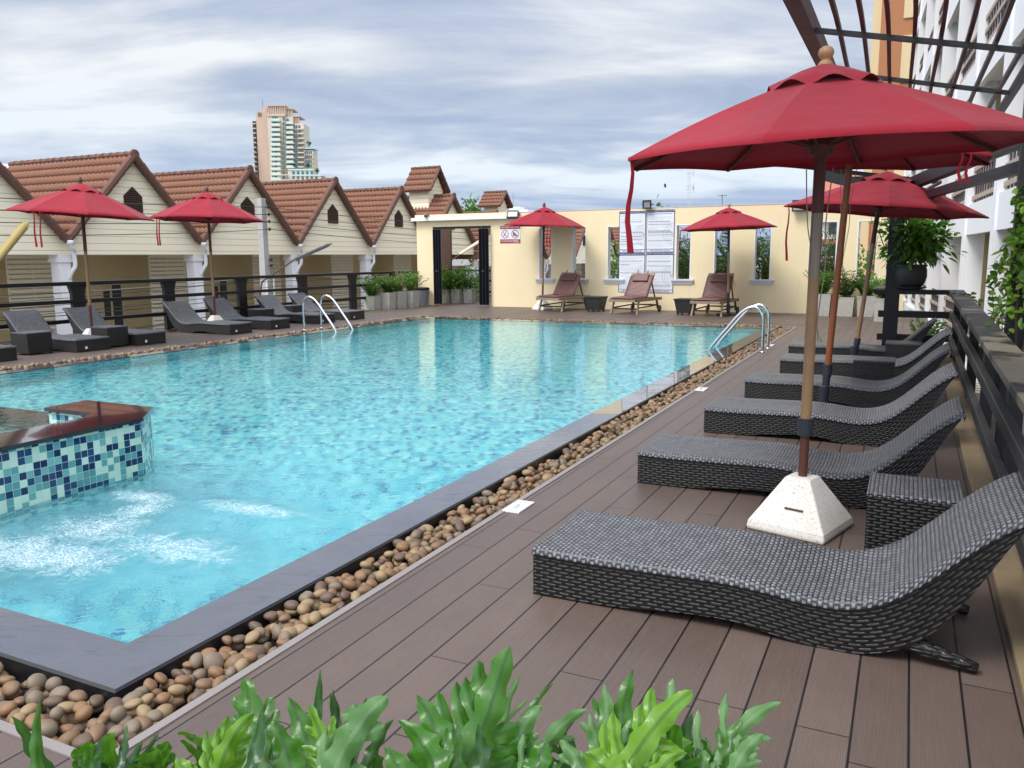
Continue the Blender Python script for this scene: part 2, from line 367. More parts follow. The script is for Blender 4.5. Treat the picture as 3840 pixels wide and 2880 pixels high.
# leaves (colour varies per leaf island)
def leaf(name, a, b, c3, rough=0.4, trans=0.3):
    t = NT(name)
    g = t.n('NewGeometry')
    c = t.ramp(g.outputs['Random Per Island'], [(0, a), (0.5, b), (1, c3)])
    c = t.mix(0.3, c, t.noise(t.coord('Object'), 12, 4, 0.6), 'SOFT_LIGHT')
    p = t.n('BsdfPrincipled', {'Base Color': c, 'Roughness': rough, 'Specular IOR Level': 0.5})
    tr = t.n('BsdfTranslucent', {'Color': t.mix(0.5, c, (0.25, 0.5, 0.04))})
    mx = t.n('MixShader', {0: trans, 1: p.outputs[0], 2: tr.outputs[0]})
    t.t.links.new(mx.outputs[0], t.out.inputs[0])
leaf('leaf_shrub', (0.0338, 0.1067, 0.0121), (0.0783, 0.2039, 0.0189), (0.1553, 0.3213, 0.0392))
leaf('leaf_dark', (0.010, 0.036, 0.010), (0.024, 0.068, 0.016), (0.040, 0.096, 0.024))
leaf('leaf_vine', (0.055, 0.140, 0.016), (0.125, 0.250, 0.023), (0.234, 0.359, 0.055))
leaf('leaf_palm', (0.024, 0.056, 0.018), (0.048, 0.096, 0.024), (0.096, 0.136, 0.048))
leaf('leaf_olive', (0.10, 0.12, 0.05), (0.17, 0.19, 0.08), (0.22, 0.22, 0.11))
leaf('leaf_tree', (0.036, 0.108, 0.011), (0.072, 0.180, 0.022), (0.137, 0.266, 0.036))
def frondmat(name, col, vein):
    t = NT(name); v = t.coord('UV')
    s = t.n('SeparateXYZ', {0: v})
    mid = t.math('LESS_THAN', t.math('ABSOLUTE', s.outputs[0]), 0.0022)
    o = t.coord('Object')
    c = t.mix(t.noise(o, 22, 4, 0.6), tuple(x*0.7 for x in col), tuple(min(1, x*1.3) for x in col))
    c = t.mix(t.math('MULTIPLY', mid, 0.6), c, vein)
    bn = t.math('ADD', t.noise(o, 45, 3), t.math('MULTIPLY', mid, 1.0))
    p = t.n('BsdfPrincipled', {'Base Color': c, 'Roughness': 0.3, 'Specular IOR Level': 0.5, 'Normal': t.bump(bn, 0.35, 0.006)})
    tr = t.n('BsdfTranslucent', {'Color': t.mix(0.5, c, (0.2, 0.5, 0.02))})
    mx = t.n('MixShader', {0: 0.35, 1: p.outputs[0], 2: tr.outputs[0]})
    t.t.links.new(mx.outputs[0], t.out.inputs[0])
frondmat('frond_green', (0.040, 0.144, 0.010), (0.016, 0.056, 0.008))
frondmat('frond_dark', (0.016, 0.06, 0.014), (0.04, 0.1, 0.03))
frondmat('frond_lime', (0.1274, 0.2817, 0.0160), (0.0389, 0.0981, 0.0056))
frondmat('frond_pale', (0.094, 0.209, 0.061), (0.173, 0.288, 0.130))

# ------------------------------------------------------------------ mesh helpers
def M(n): return MATS[n]
class MB:
    def __init__(s):
        s.v = []; s.f = []; s.u = []
    def face(s, pts, uv=None):
        i = len(s.v); s.v += [tuple(p) for p in pts]; s.f.append(tuple(range(i, i+len(pts)))); s.u.append(uv)
    def mesh(s, vs, fs, uvs=None):
        i = len(s.v); s.v += [tuple(p) for p in vs]
        for k, f in enumerate(fs):
            s.f.append(tuple(j+i for j in f)); s.u.append(None if uvs is None else [uvs[j] for j in f])
    def box(s, x0, x1, y0, y1, z0, z1, m=None):
        vs = [Vector((x, y, z)) for z in (z0, z1) for y in (y0, y1) for x in (x0, x1)]
        if m is not None: vs = [m @ p for p in vs]
        s.mesh(vs, [(0, 2, 3, 1), (4, 5, 7, 6), (0, 1, 5, 4), (2, 6, 7, 3), (0, 4, 6, 2), (1, 3, 7, 5)])
        return s
    def bar(s, a, b, w, h, up=(0, 0, 1)):
        a = Vector(a); b = Vector(b); d = (b-a); L = d.length; d.normalize()
        u = Vector(up); 
        if abs(d.dot(u)) > 0.98: u = Vector((1, 0, 0))
        sd = d.cross(u).normalized(); u = sd.cross(d).normalized()
        m = Matrix(((d.x, sd.x, u.x, a.x), (d.y, sd.y, u.y, a.y), (d.z, sd.z, u.z, a.z), (0, 0, 0, 1)))
        return s.box(0, L, -w/2, w/2, -h/2, h/2, m)
    def tube(s, pts, rad, n=10, caps=True):
        pts = [Vector(p) for p in pts]; k = len(pts)
        rads = rad if isinstance(rad, (list, tuple)) else [rad]*k
        rings = []; prev = None
        for i, p in enumerate(pts):
            d = (pts[min(i+1, k-1)]-pts[max(i-1, 0)]).normalized()
            if prev is None:
                u = Vector((0, 0, 1)) if abs(d.z) < 0.9 else Vector((1, 0, 0))
                sd = d.cross(u).normalized()
            else:
                sd = (prev - d*prev.dot(d)).normalized()
            prev = sd; up = d.cross(sd)
            rings.append([p + (sd*math.cos(2*PI*j/n)+up*math.sin(2*PI*j/n))*rads[i] for j in range(n)])
        vs = [q for r in rings for q in r]; fs = []
        for i in range(k-1):
            for j in range(n):
                fs.append((i*n+j, i*n+(j+1) % n, (i+1)*n+(j+1) % n, (i+1)*n+j))
        if caps: fs += [tuple(range(n))[::-1], tuple((k-1)*n+j for j in range(n))]
        s.mesh(vs, fs); return s
    def lathe(s, prof, n=20, c=(0, 0, 0), m=None):
        vs = []; fs = []; c = Vector(c)
        for r, z in prof:
            for j in range(n):
                p = Vector((r*math.cos(2*PI*j/n), r*math.sin(2*PI*j/n), z))
                vs.append((m @ p if m else p)+c)
        for i in range(len(prof)-1):
            for j in range(n): fs.append((i*n+j, i*n+(j+1) % n, (i+1)*n+(j+1) % n, (i+1)*n+j))
        fs += [tuple(range(n))[::-1], tuple((len(prof)-1)*n+j for j in range(n))]
        s.mesh(vs, fs); return s
    def prism(s, poly, axis, a, b):
        "poly = 2-D outline, extruded along axis (0,1,2) from a to b"
        def p3(q, t): 
            l = [0, 0, 0]; o = [i for i in range(3) if i != axis]
            l[o[0]], l[o[1]], l[axis] = q[0], q[1], t; return l
        n = len(poly)
        vs = [p3(q, a) for q in poly]+[p3(q, b) for q in poly]
        fs = [tuple(range(n))[::-1], tuple(range(n, 2*n))]+[(i, (i+1) % n, n+(i+1) % n, n+i) for i in range(n)]
        s.mesh(vs, fs); return s
    def build(s, name, mat, parent=None, smooth=False, bevel=0.0, world=True, recalc=True, uv=True, subdiv=0):
        me = bpy.data.meshes.new(name)
        off = Vector(parent.location) if (parent is not None and world) else Vector((0, 0, 0))
        if parent is not None and world and parent.parent is not None: off = off + Vector(parent.parent.location)
        vs = [tuple(Vector(p)-off) for p in s.v]
        me.from_pydata(vs, [], s.f)
        if uv:
            ul = me.uv_layers.new(name='UVMap').data
            for poly, u in zip(me.polygons, s.u):
                if u is not None:
                    for li, q in zip(poly.loop_indices, u): ul[li].uv = q
                else:
                    n = poly.normal
                    if abs(n.z) > 0.75:
                        for li in poly.loop_indices:
                            p = s.v[me.loops[li].vertex_index]; ul[li].uv = (p[0], p[1])
                    else:
                        tx, ty = -n.y, n.x; L = math.hypot(tx, ty) or 1
                        for li in poly.loop_indices:
                            p = s.v[me.loops[li].vertex_index]; ul[li].uv = ((p[0]*tx+p[1]*ty)/L, p[2])
        if recalc:
            bm = bmesh.new(); bm.from_mesh(me)
            bmesh.ops.recalc_face_normals(bm, faces=bm.faces); bm.to_mesh(me); bm.free()
        if smooth: me.polygons.foreach_set('use_smooth', [True]*len(me.polygons))
        me.materials.append(M(mat) if isinstance(mat, str) else mat)
        o = bpy.data.objects.new(name, me); COL.objects.link(o)
        if parent is not None: o.parent = parent
        if bevel:
            b = o.modifiers.new('bevel', 'BEVEL'); b.width = bevel; b.segments = 2; b.limit_method = 'ANGLE'
        if subdiv:
            b = o.modifiers.new('subdiv', 'SUBSURF'); b.levels = subdiv; b.render_levels = subdiv
        return o
def tag(o, label=None, cat=None, group=None, kind=None):
    if label: o['label'] = label
    if cat: o['category'] = cat
    if group: o['group'] = group
    if kind: o['kind'] = kind
    return o
def thing(name, label, cat, loc=(0, 0, 0), rz=0, group=None):
    o = bpy.data.objects.new(name, None); COL.objects.link(o)
    o.location = loc; o.rotation_euler = (0, 0, rz); o.empty_display_size = 0.1
    return tag(o, label, cat, group)
def dup(root, loc, rz=None, label=None):
    def rec(o, par):
        c = o.copy(); COL.objects.link(c)
        if par is not None: c.parent = par
        for ch in list(o.children): rec(ch, c)
        return c
    r = rec(root, None); r.location = loc
    if rz is not None: r.rotation_euler = (0, 0, rz)
    if label: r['label'] = label
    return r
def spline(pts, n):
    pts = [Vector(p) for p in pts]; out = []
    k = len(pts)-1
    for i in range(n):
        t = i/(n-1)*k; a = min(int(t), k-1); f = t-a
        p0, p1, p2, p3 = pts[max(a-1, 0)], pts[a], pts[a+1], pts[min(a+2, k)]
        out.append(0.5*((2*p1)+(-p0+p2)*f+(2*p0-5*p1+4*p2-p3)*f*f+(-p0+3*p1-3*p2+p3)*f**3))
    return out
def textmesh(name, body, size, mat, parent, mtx, align='CENTER', sx=1.0):
    cu = bpy.data.curves.new(name, 'FONT'); cu.body = body; cu.size = size; cu.align_x = align; cu.align_y = 'CENTER'
    cu.extrude = 0.0008
    o = bpy.data.objects.new(name, cu); COL.objects.link(o)
    dg = bpy.context.evaluated_depsgraph_get()
    me = bpy.data.meshes.new_from_object(o.evaluated_get(dg))
    bpy.data.objects.remove(o)
    me.transform(Matrix.Diagonal((sx, 1, 1, 1)))
    me.transform(mtx)
    if parent is not None: me.transform(Matrix.Translation(-Vector(parent.location)))
    me.materials.clear(); me.materials.append(M(mat))
    ob = bpy.data.objects.new(name, me); COL.objects.link(ob); ob.parent = parent
    return ob

# ------------------------------------------------------------------ sky and light
SUN_AZ, SUN_EL = R(-148), R(56)      # azimuth from +Y towards +X
w = bpy.data.worlds.new('World'); scene.world = w; w.use_nodes = True
nt = w.node_tree; nt.nodes.clear()
class WT(NT):
    def __init__(s, tree): s.t = tree
W = WT(nt)
sky = W.n('TexSky', sky_type='NISHITA'); sky.sun_disc = False
sky.sun_elevation = SUN_EL; sky.sun_rotation = -SUN_AZ; sky.air_density = 1.2; sky.dust_density = 2.0
gen = W.n('TexCoord').outputs['Generated']
s = W.n('SeparateXYZ', {0: gen})
zc = W.math('MAXIMUM', s.outputs[2], 0.0)
inv = W.math('DIVIDE', 1.0, W.math('ADD', zc, 0.16))
# rotate into the view frame so streaks run along the horizon, compressed with height
ca, sa = math.cos(YAW), math.sin(YAW)
rx = W.math('SUBTRACT', W.math('MULTIPLY', s.outputs[0], ca), W.math('MULTIPLY', s.outputs[1], sa))
ry = W.math('ADD', W.math('MULTIPLY', s.outputs[0], sa), W.math('MULTIPLY', s.outputs[1], ca))
pv = W.n('CombineXYZ', {0: W.math('MULTIPLY', rx, inv), 1: W.math('MULTIPLY', ry, inv), 2: 0.0}).outputs[0]
def wm(scale, loc): return W.n('Mapping', {'Vector': pv, 'Scale': scale, 'Location': loc}).outputs[0]
big = W.noise(wm((0.6, 1.0, 1), (4.3, 1.7, 0)), 1.0, 3, 0.5, 0.5)
stre = W.noise(wm((0.85, 2.1, 1), (2.0, 9.0, 0)), 1.0, 7, 0.58, 0.7)
soft = W.noise(wm((0.8, 1.25, 1), (9.1, 3.3, 0)), 1.3, 6, 0.56, 0.5)
cl = W.math('ADD', W.math('MULTIPLY', stre, 0.42), W.math('MULTIPLY', soft, 0.58))
cl = W.math('ADD', cl, W.math('MULTIPLY', W.math('SUBTRACT', big, 0.5), 0.6))
cloud = W.ramp(cl, [(0.36, (2.25, 2.65, 3.55)), (0.45, (2.9, 3.25, 4.0)), (0.53, (3.9, 4.1, 4.5)), (0.62, (5.2, 5.3, 5.4))])
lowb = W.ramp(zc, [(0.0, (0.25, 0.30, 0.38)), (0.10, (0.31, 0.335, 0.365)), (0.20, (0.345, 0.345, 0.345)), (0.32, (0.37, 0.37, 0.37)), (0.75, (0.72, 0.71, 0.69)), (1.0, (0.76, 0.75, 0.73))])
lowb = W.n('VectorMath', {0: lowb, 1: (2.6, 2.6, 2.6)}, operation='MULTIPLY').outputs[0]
# sky behind the viewer brightened, added to light the gables and walls
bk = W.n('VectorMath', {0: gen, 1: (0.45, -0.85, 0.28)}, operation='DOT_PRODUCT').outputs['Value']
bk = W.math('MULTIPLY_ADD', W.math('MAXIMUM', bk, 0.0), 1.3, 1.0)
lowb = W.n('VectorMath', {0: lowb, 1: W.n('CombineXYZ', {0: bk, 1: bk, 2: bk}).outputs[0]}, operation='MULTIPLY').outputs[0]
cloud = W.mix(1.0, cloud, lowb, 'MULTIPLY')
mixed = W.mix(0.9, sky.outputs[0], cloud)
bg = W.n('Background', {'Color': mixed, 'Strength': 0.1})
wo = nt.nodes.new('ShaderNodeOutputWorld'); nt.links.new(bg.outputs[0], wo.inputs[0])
sd = bpy.data.lights.new('sun', 'SUN'); sd.energy = 1.5; sd.angle = R(24); sd.color = (1.0, 0.965, 0.91)
sun = bpy.data.objects.new('sun', sd); COL.objects.link(sun)
dv = Vector((math.sin(SUN_AZ)*math.cos(SUN_EL), math.cos(SUN_AZ)*math.cos(SUN_EL), math.sin(SUN_EL)))
sun.rotation_euler = dv.to_track_quat('Z', 'Y').to_euler()
scene.view_settings.view_transform = 'Standard'; scene.view_settings.look = 'None'
scene.view_settings.exposure = 1.0; scene.view_settings.gamma = 1.0
scene.cycles.use_denoising = True
scene.cycles.max_bounces = 10; scene.cycles.transmission_bounces = 8; scene.cycles.glossy_bounces = 5; scene.cycles.transparent_max_bounces = 8
scene.cycles.sample_clamp_indirect = 6.0
scene.cycles.use_adaptive_sampling = True; scene.cycles.adaptive_threshold = 0.015

# ------------------------------------------------------------------ setting: ground, deck, pool
b = MB(); b.face([(-2500, -2500, -1.4), (2500, -2500, -1.4), (2500, 2500, -1.4), (-2500, 2500, -1.4)])
tag(b.build('ground', 'lane_concrete'), kind='structure')
DX0, DX1, DY0, DY1 = -15.45, 0.46, -1.5, 26.3
HX0, HX1, HY0, HY1 = -12.05, -2.26, 1.6, 19.25      # gravel channel outer edge
b = MB()
for x0, x1, y0, y1 in ((HX1, DX1, DY0, DY1), (DX0, HX1, DY0, HY0), (DX0, HX0, HY0, HY1), (DX0, HX1, HY1, DY1)):
    b.face([(x0, y0, 0), (x1, y0, 0), (x1, y1, 0), (x0, y1, 0)])
for (x0, y0), (x1, y1) in (((HX1, HY0), (HX1, HY1)), ((HX1, HY1), (HX0, HY1)), ((HX0, HY1), (HX0, HY0)), ((HX0, HY0), (HX1, HY0))):
    b.face([(x0, y0, 0), (x1, y1, 0), (x1, y1, -0.1), (x0, y0, -0.1)])
tag(b.build('pool_deck', 'deck_board', recalc=False), kind='structure')
b = MB()
b.box(DX0, DX1, DY0+.01, DY0+.3, -1.4, -0.02); b.box(DX1-.06, DX1-.002, DY0+.3, DY1, -1.4, -0.02); b.box(DX0, DX0+.3, DY0+.3, DY1, -1.4, -0.02); b.box(DX0+.3, DX1-.3, DY1-.3, DY1, -1.4, -0.02)
tag(b.build('terrace_base', 'terrace_side'), kind='structure')
b = MB()
tw = 0.035
b.box(HX1-.004, HX1+tw, HY0-tw, HY1+tw, -0.05, 0.006); b.box(HX0-tw, HX0+.004, HY0-tw, HY1+tw, -0.05, 0.006)
b.box(HX0+.004, HX1-.004, HY0-tw, HY0+.004, -0.05, 0.006); b.box(HX0+.004, HX1-.004, HY1-.004, HY1+tw, -0.05, 0.006)
tag(b.build('deck_edge_trim', 'deck_trim'), kind='structure')
CX0, CX1, CY0, CY1 = -11.8, -2.57, 1.9, 18.9
IX0, IX1, IY0, IY1 = -11.5, -2.87, 2.2, 18.6
b = MB(); b.box(HX0+.006, CX1-.5, HY0+.006, CY0+.05, -0.16, -0.085)
b = MB()
for x0, x1, y0, y1 in ((CX1-.02, HX1-.004, HY0, HY1), (HX0, CX0+.02, HY0, HY1), (CX0+.02, CX1-.02, HY0, CY0+.02), (CX0+.02, CX1-.02, CY1-.02, HY1)):
    b.face([(x0, y0, -.085), (x1, y0, -.085), (x1, y1, -.085), (x0, y1, -.085)])
tag(b.build('gravel_channel', 'gravel_bed'), kind='structure')
# coping ring with a rounded nose
bm = bmesh.new()
o_ = [(CX0, CY0), (CX1, CY0), (CX1, CY1), (CX0, CY1)]; i_ = [(IX0, IY0), (IX1, IY0), (IX1, IY1), (IX0, IY1)]
b = MB()
def ring(pa, za, pb, zb):
    for k in range(4):
        b.face([pa[k]+(za,), pa[(k+1) % 4]+(za,), pb[(k+1) % 4]+(zb,), pb[k]+(zb,)])
def off(p, d): return [(p[0][0]-d, p[0][1]-d), (p[1][0]+d, p[1][1]-d), (p[2][0]+d, p[2][1]+d), (p[3][0]-d, p[3][1]+d)]
ring(off(o_, -.012), 0.012, i_, 0.004)
cop = b.build('pool_coping', 'wet_slate', recalc=False); tag(cop, kind='structure')
b = MB(); ring(o_, -0.09, o_, 0.004); ring(o_, 0.004, off(o_, -.012), 0.012); ring(i_, 0.004, i_, -0.05)
tag(b.build('coping_edge', 'slate_edge', recalc=False), kind='structure')
b = MB(); zb = -1.15
ring(i_, -0.05, i_, zb); b.face([(x, y, zb) for x, y in i_])
# underwater step bench along the near side
b.box(IX0+.01, IX1-.01, IY0+.01, IY0+.45, zb+.005, -0.62)
tag(b.build('pool_basin', 'pool_mosaic', recalc=False), kind='structure')
b = MB()
gx, gy = 40, 70
xs = np.linspace(IX0, IX1, gx); ys = np.linspace(IY0, IY1, gy)
b.mesh([(x, y, 0.0) for y in ys for x in xs], [(j*gx+i, j*gx+i+1, (j+1)*gx+i+1, (j+1)*gx+i) for j in range(gy-1) for i in range(gx-1)])
tag(b.build('pool_water', 'pool_water', recalc=False, smooth=True), kind='structure')

# ---- raised spa
spa = thing('raised_spa', 'raised spa with blue and white mosaic wall and dark granite rim standing in the pool', 'spa', (-5.5, 3.2, 0))
out_ = [(-5.13, 2.21), (-5.13, 4.20), (-5.40, 4.52), (-6.17, 4.52)]
inn_ = [(-5.50, 2.21), (-5.50, 4.03), (-5.62, 4.19), (-6.17, 4.19)]
b = MB()
for P, flip in ((out_, 0), (inn_, 1)):
    L = 0
    for k in range(3):
        a, c = P[k], P[k+1]; d = math.dist(a, c)
        b.face([a+(-1.1,), c+(-1.1,), c+(.40,), a+(.40,)], [(L, -1.1), (L+d, -1.1), (L+d, .40), (L, .40)]); L += d
b.face([out_[3]+(-1.1,), inn_[3]+(-1.1,), inn_[3]+(.4,), out_[3]+(.4,)], [(0, -1.1), (.33, -1.1), (.33, .4), (0, .4)])
b.build('tiled_wall', 'spa_mosaic', spa)
b = MB()
oo = [(-5.11, 2.205), (-5.11, 4.21), (-5.39, 4.545), (-6.185, 4.545)]; ii = [(-5.52, 2.205), (-5.52, 4.02), (-5.63, 4.165), (-6.185, 4.165)]
vs = [p+(z,) for z in (.40, .43) for p in oo+ii]
fs = []
for k in range(3): fs += [(8+k, 8+k+1, 12+k+1, 12+k), (k, k+1, 4+k+1, 4+k), (k, k+1, 8+k+1, 8+k), (4+k, 4+k+1, 12+k+1, 12+k)]
fs += [(3, 7, 15, 11), (0, 4, 12, 8)]
b.mesh(vs, fs); b.build('granite_rim', 'polished_granite', spa)
b = MB(); b.box(-8.6, -6.19, 4.2, 4.5, -1.1, 0.295); b.box(-8.9, -8.61, 2.21, 4.5, -1.1, 0.295); b.build('overflow_wall', 'polished_granite', spa)
b = MB(); b.face([(-8.6, 2.21, -.25), (-5.51, 2.21, -.25), (-5.51, 4.19, -.25), (-8.6, 4.19, -.25)]); b.build('spa_floor', 'spa_mosaic', spa)
b = MB(); b.face([(-8.60, 2.21, .30), (-5.505, 2.21, .30), (-5.505, 4.03, .30), (-5.62, 4.185, .30), (-6.19, 4.185, .30), (-6.19, 4.5, .30), (-8.6, 4.5, .30)])
tag(b.build('spa_water', 'spa_water', recalc=False), kind='structure')

# ------------------------------------------------------------------ pebbles
def pebble_base():
    bm = bmesh.new(); bmesh.ops.create_icosphere(bm, subdivisions=3, radius=1)
    v = np.array([q.co[:] for q in bm.verts]); f = [tuple(x.index for x in q.verts) for q in bm.faces]; bm.free()
    return v, f
def pebble_low():
    bm = bmesh.new(); bmesh.ops.create_icosphere(bm, subdivisions=2, radius=1)
    v = np.array([q.co[:] for q in bm.verts]); f = np.array([[x.index for x in q.verts] for q in bm.faces]); bm.free()
    return v, f
PV, PF = pebble_base(); LV, LF = pebble_low()
def lump(v, seed):
    r = np.random.default_rng(seed); o = v.copy()
    for _ in range(5):
        d = r.normal(size=3); d /= np.linalg.norm(d); k = r.uniform(0.04, 0.13)
        o *= (1 + k*np.sin((v@d)*r.uniform(1.2, 2.6)+r.uniform(0, 6)))[:, None]
    return o
def rndrot(r, flat=True):
    a = r.uniform(0, 2*PI); t = r.normal(0, .28); q = r.normal(0, .28)
    return np.array((Matrix.Rotation(a, 3, 'Z') @ Matrix.Rotation(t, 3, 'X') @ Matrix.Rotation(q, 3, 'Y')))
spots = []
def strip(x0, x1, y0, y1, pitch, layers, zs, fscale=1.0):
    for L in range(layers):
        nx = max(1, int((x1-x0)/pitch)); ny = max(1, int((y1-y0)/pitch))
        for i in range(nx):
            for j in range(ny):
                if L and rng.random() < 0.35: continue
                x = x0+(i+.5+rng.uniform(-.38, .38)+(.5*(j % 2) if nx > ny else 0))*(x1-x0)/nx
                y = y0+(j+.5+rng.uniform(-.38, .38)+(.5*(i % 2) if ny >= nx else 0))*(y1-y0)/ny
                if y > y1 or x > x1: continue
                a = rng.uniform(.026, .041)*fscale; spots.append((x, y, zs[L]+rng.uniform(-.006, .006), a, a*rng.uniform(.68, .9), a*rng.uniform(.55, .78)))
strip(-2.545, -2.285, 1.62, 19.2, .054, 2, (-.055, -.018))
strip(-5.6, -2.545, 1.63, 1.875, .058, 2, (-.055, -.018))
strip(-12.03, -5.6, 1.63, 1.875, .065, 1, (-.035,), 1.1)
strip(-12.03, -11.82, 1.62, 19.2, .066, 2, (-.03, .012), 1.2)
strip(-11.82, -2.55, 18.93, 19.23, .068, 2, (-.03, .008), 1.2)
spots = np.array(spots)
cp = np.array((0, 0, HC)); fw = np.array(F_); rr = np.array(R_); uu = np.array(U_)
def inview(p):
    q = p-cp; d = q@fw; x = 3064*(q@rr)/np.maximum(d, .01)+1920; y = 1440-3064*(q@uu)/np.maximum(d, .01)
    return (d > .2) & (x > -20) & (x < 3860) & (y > 0) & (y < 2890), d
vis, dep = inview(spots[:, :3])
score = np.where(vis, spots[:, 3]/dep*(1+(spots[:, 2] > -.035)*.6), 0)
order = np.argsort(-score); near = set(order[:300].tolist())
pm = []
for k in range(10):
    r = np.random.default_rng(100+k); v = lump(PV, k)
    me = bpy.data.meshes.new('pebble'); me.from_pydata([tuple(q) for q in v], [], PF); me.polygons.foreach_set('use_smooth', [True]*len(PF))
    me.materials.append(PEB[k % 5]); pm.append(me)
PL = ['brown', 'pale tan', 'reddish rust coloured', 'greyish', 'dark brown']
for k in sorted(near):
    x, y, z, a, bb, c = spots[k]
    ci = int(rng.integers(0, 10))
    o = bpy.data.objects.new('pebble', pm[ci]); COL.objects.link(o)
    o.location = (x, y, z+.004); o.scale = (a, bb, c); o.rotation_euler = (rng.normal(0, .25), rng.normal(0, .25), rng.uniform(0, 6.28))
    tag(o, 'smooth %s river pebble in the near gutter beside the slate coping' % PL[ci % 5], 'pebble', '%s pebbles in the near part of the gutter' % PL[ci % 5])
far = [k for k in range(len(spots)) if k not in near]
NV = len(LV); lm = [lump(LV, 40+k) for k in range(8)]
V = np.empty((len(far)*NV, 3)); FF = np.empty((len(far)*len(LF), 3), int)
for q, k in enumerate(far):
    x, y, z, a, bb, c = spots[k]
    V[q*NV:(q+1)*NV] = (lm[q % 8]*np.array((a, bb, c)))@rndrot(rng).T+np.array((x, y, z))
    FF[q*len(LF):(q+1)*len(LF)] = LF+q*NV
me = bpy.data.meshes.new('pebbles'); me.from_pydata(V.tolist(), [], FF.tolist()); me.polygons.foreach_set('use_smooth', [True]*len(FF)); me.materials.append(M('pebble_mix'))
o = bpy.data.objects.new('pebbles', me); COL.objects.link(o)
tag(o, 'mass of small tan and brown river pebbles running round the far pool edges', 'pebbles', kind='stuff')

# ------------------------------------------------------------------ wicker loungers
TOP = [(0, .235), (.25, .232), (.5, .236), (.75, .241), (.92, .242), (1.08, .230), (1.22, .214), (1.35, .214), (1.47, .243), (1.57, .300), (1.67, .385), (1.77, .485), (1.86, .57), (1.94, .632), (2.0, .668)]
BOT = [(0, 0), (.4, .014), (.75, .045), (.95, .046), (1.1, .022), (1.25, 0), (1.42, .004), (1.56, .045), (1.68, .13), (1.78, .26), (1.86, .40), (1.93, .53), (1.985, .615)]
def resample(pts, n):
    P = spline([(p[0], 0, p[1]) for p in pts], 200)
    L = [0]
    for i in range(1, 200): L.append(L[-1]+(P[i]-P[i-1]).length)
    out = []; k = 0
    for i in range(n):
        t = L[-1]*i/(n-1)
        while k < 198 and L[k+1] < t: k += 1
        f = (t-L[k])/(L[k+1]-L[k]); q = P[k].lerp(P[k+1], f); out.append((q.x, q.z, t))
    return out
def lounger():
    th = thing('wicker_lounger', 'x', 'sun lounger')
    n = 64; tp = resample(TOP, n); bt = resample(BOT, n); hw = .325
    # seat panel: crowned sheet, rolled over the two long edges and the foot
    vv = [-hw-.006, -hw-.004, -hw+.012] + [(-hw+.012)+(2*hw-.024)*k/10 for k in range(1, 10)] + [hw-.012, hw+.004, hw+.006]
    zz = [-.030, -.006, .004] + [.006-.010*math.sin(PI*k/10) for k in range(1, 10)] + [.004, -.006, -.030]
    vs = []; uv = []; fs = []; m = len(vv)
    rows = [(tp[0][0]-.006, tp[0][1]-.028, -.03)]+tp+[(tp[-1][0]+.012, tp[-1][1]-.02, tp[-1][2]+.02), (tp[-1][0]+.006, tp[-1][1]-.05, tp[-1][2]+.05)]
    for i, (x, z, s) in enumerate(rows):
        amp = 1 if 0 < i < len(rows)-2 else .3
        for a, dz in zip(vv, zz):
            sag = -.012*math.exp(-((s-1.25)/.4)**2)*math.cos(PI*a/(2*hw)) if abs(a) < hw else 0
            vs.append((x, a, z+dz*amp+sag)); uv.append((s, a+dz))
    for i in range(len(rows)-1):
        for j in range(m-1): fs.append((i*m+j, (i+1)*m+j, (i+1)*m+j+1, i*m+j+1))
    b = MB(); b.mesh(vs, fs, uv)
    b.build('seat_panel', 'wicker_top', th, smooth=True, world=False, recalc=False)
    for sg in (-1, 1):
        vs = []; uv = []; fs = []
        for i in range(n):
            for k in range(5):
                f = k/4; x = tp[i][0]*(1-f)+bt[i][0]*f; z = (tp[i][1]-.006)*(1-f)+bt[i][1]*f
                vs.append((x, sg*(hw-.004), z)); uv.append((tp[i][2]*(1-f)+bt[i][2]*f*1.05, z if i < 46 else tp[i][1]+.35-f*.25*(1)))
        for i in range(n-1):
            for k in range(4):
                q = (i*5+k, (i+1)*5+k, (i+1)*5+k+1, i*5+k+1); fs.append(q if sg > 0 else q[::-1])
        # true arc coordinates keep the strands parallel to the rim
        uv = []
        for i in range(n):
            T = tp[i]; B = bt[i]; d = math.dist(T[:2], B[:2])
            for k in range(5): uv.append((T[2], -d*k/4))
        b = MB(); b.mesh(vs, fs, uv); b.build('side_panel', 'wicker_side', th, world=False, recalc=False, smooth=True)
    vs = []; uv = []; fs = []
    for i in range(n):
        for a in (-hw+.004, hw-.004): vs.append((bt[i][0], a, bt[i][1])); uv.append((bt[i][2], a))
    for i in range(n-1): fs.append((i*2, i*2+1, i*2+3, i*2+2))
    b = MB(); b.mesh(vs, fs, uv)
    b.mesh([(tp[-1][0], -hw+.004, tp[-1][1]-.02), (tp[-1][0], hw-.004, tp[-1][1]-.02), (bt[-1][0], hw-.004, bt[-1][1]), (bt[-1][0], -hw+.004, bt[-1][1])], [(0, 1, 2, 3)], [(0, 0), (.65, 0), (.65, .06), (0, .06)])
    b.build('under_panel', 'wicker_side', th, world=False)
    b = MB(); b.mesh([(0, -hw+.004, .01), (0, hw-.004, .01), (0, hw-.004, .215), (0, -hw+.004, .215)], [(0, 3, 2, 1)], [(0, 0), (.65, 0), (.65, .21), (0, .21)])
    b.build('foot_panel', 'wicker_side', th, world=False, recalc=False)
    for sg in (-1, 1):
        b = MB(); b.tube(spline([(1.52, sg*.27, .10), (1.62, sg*.275, .075), (1.74, sg*.285, .05), (1.86, sg*.29, .022)], 8), [.03, .033, .036, .036, .034, .03, .026, .022], 10)
        b.build('rear_leg', 'wicker_side', th, world=False, smooth=True)
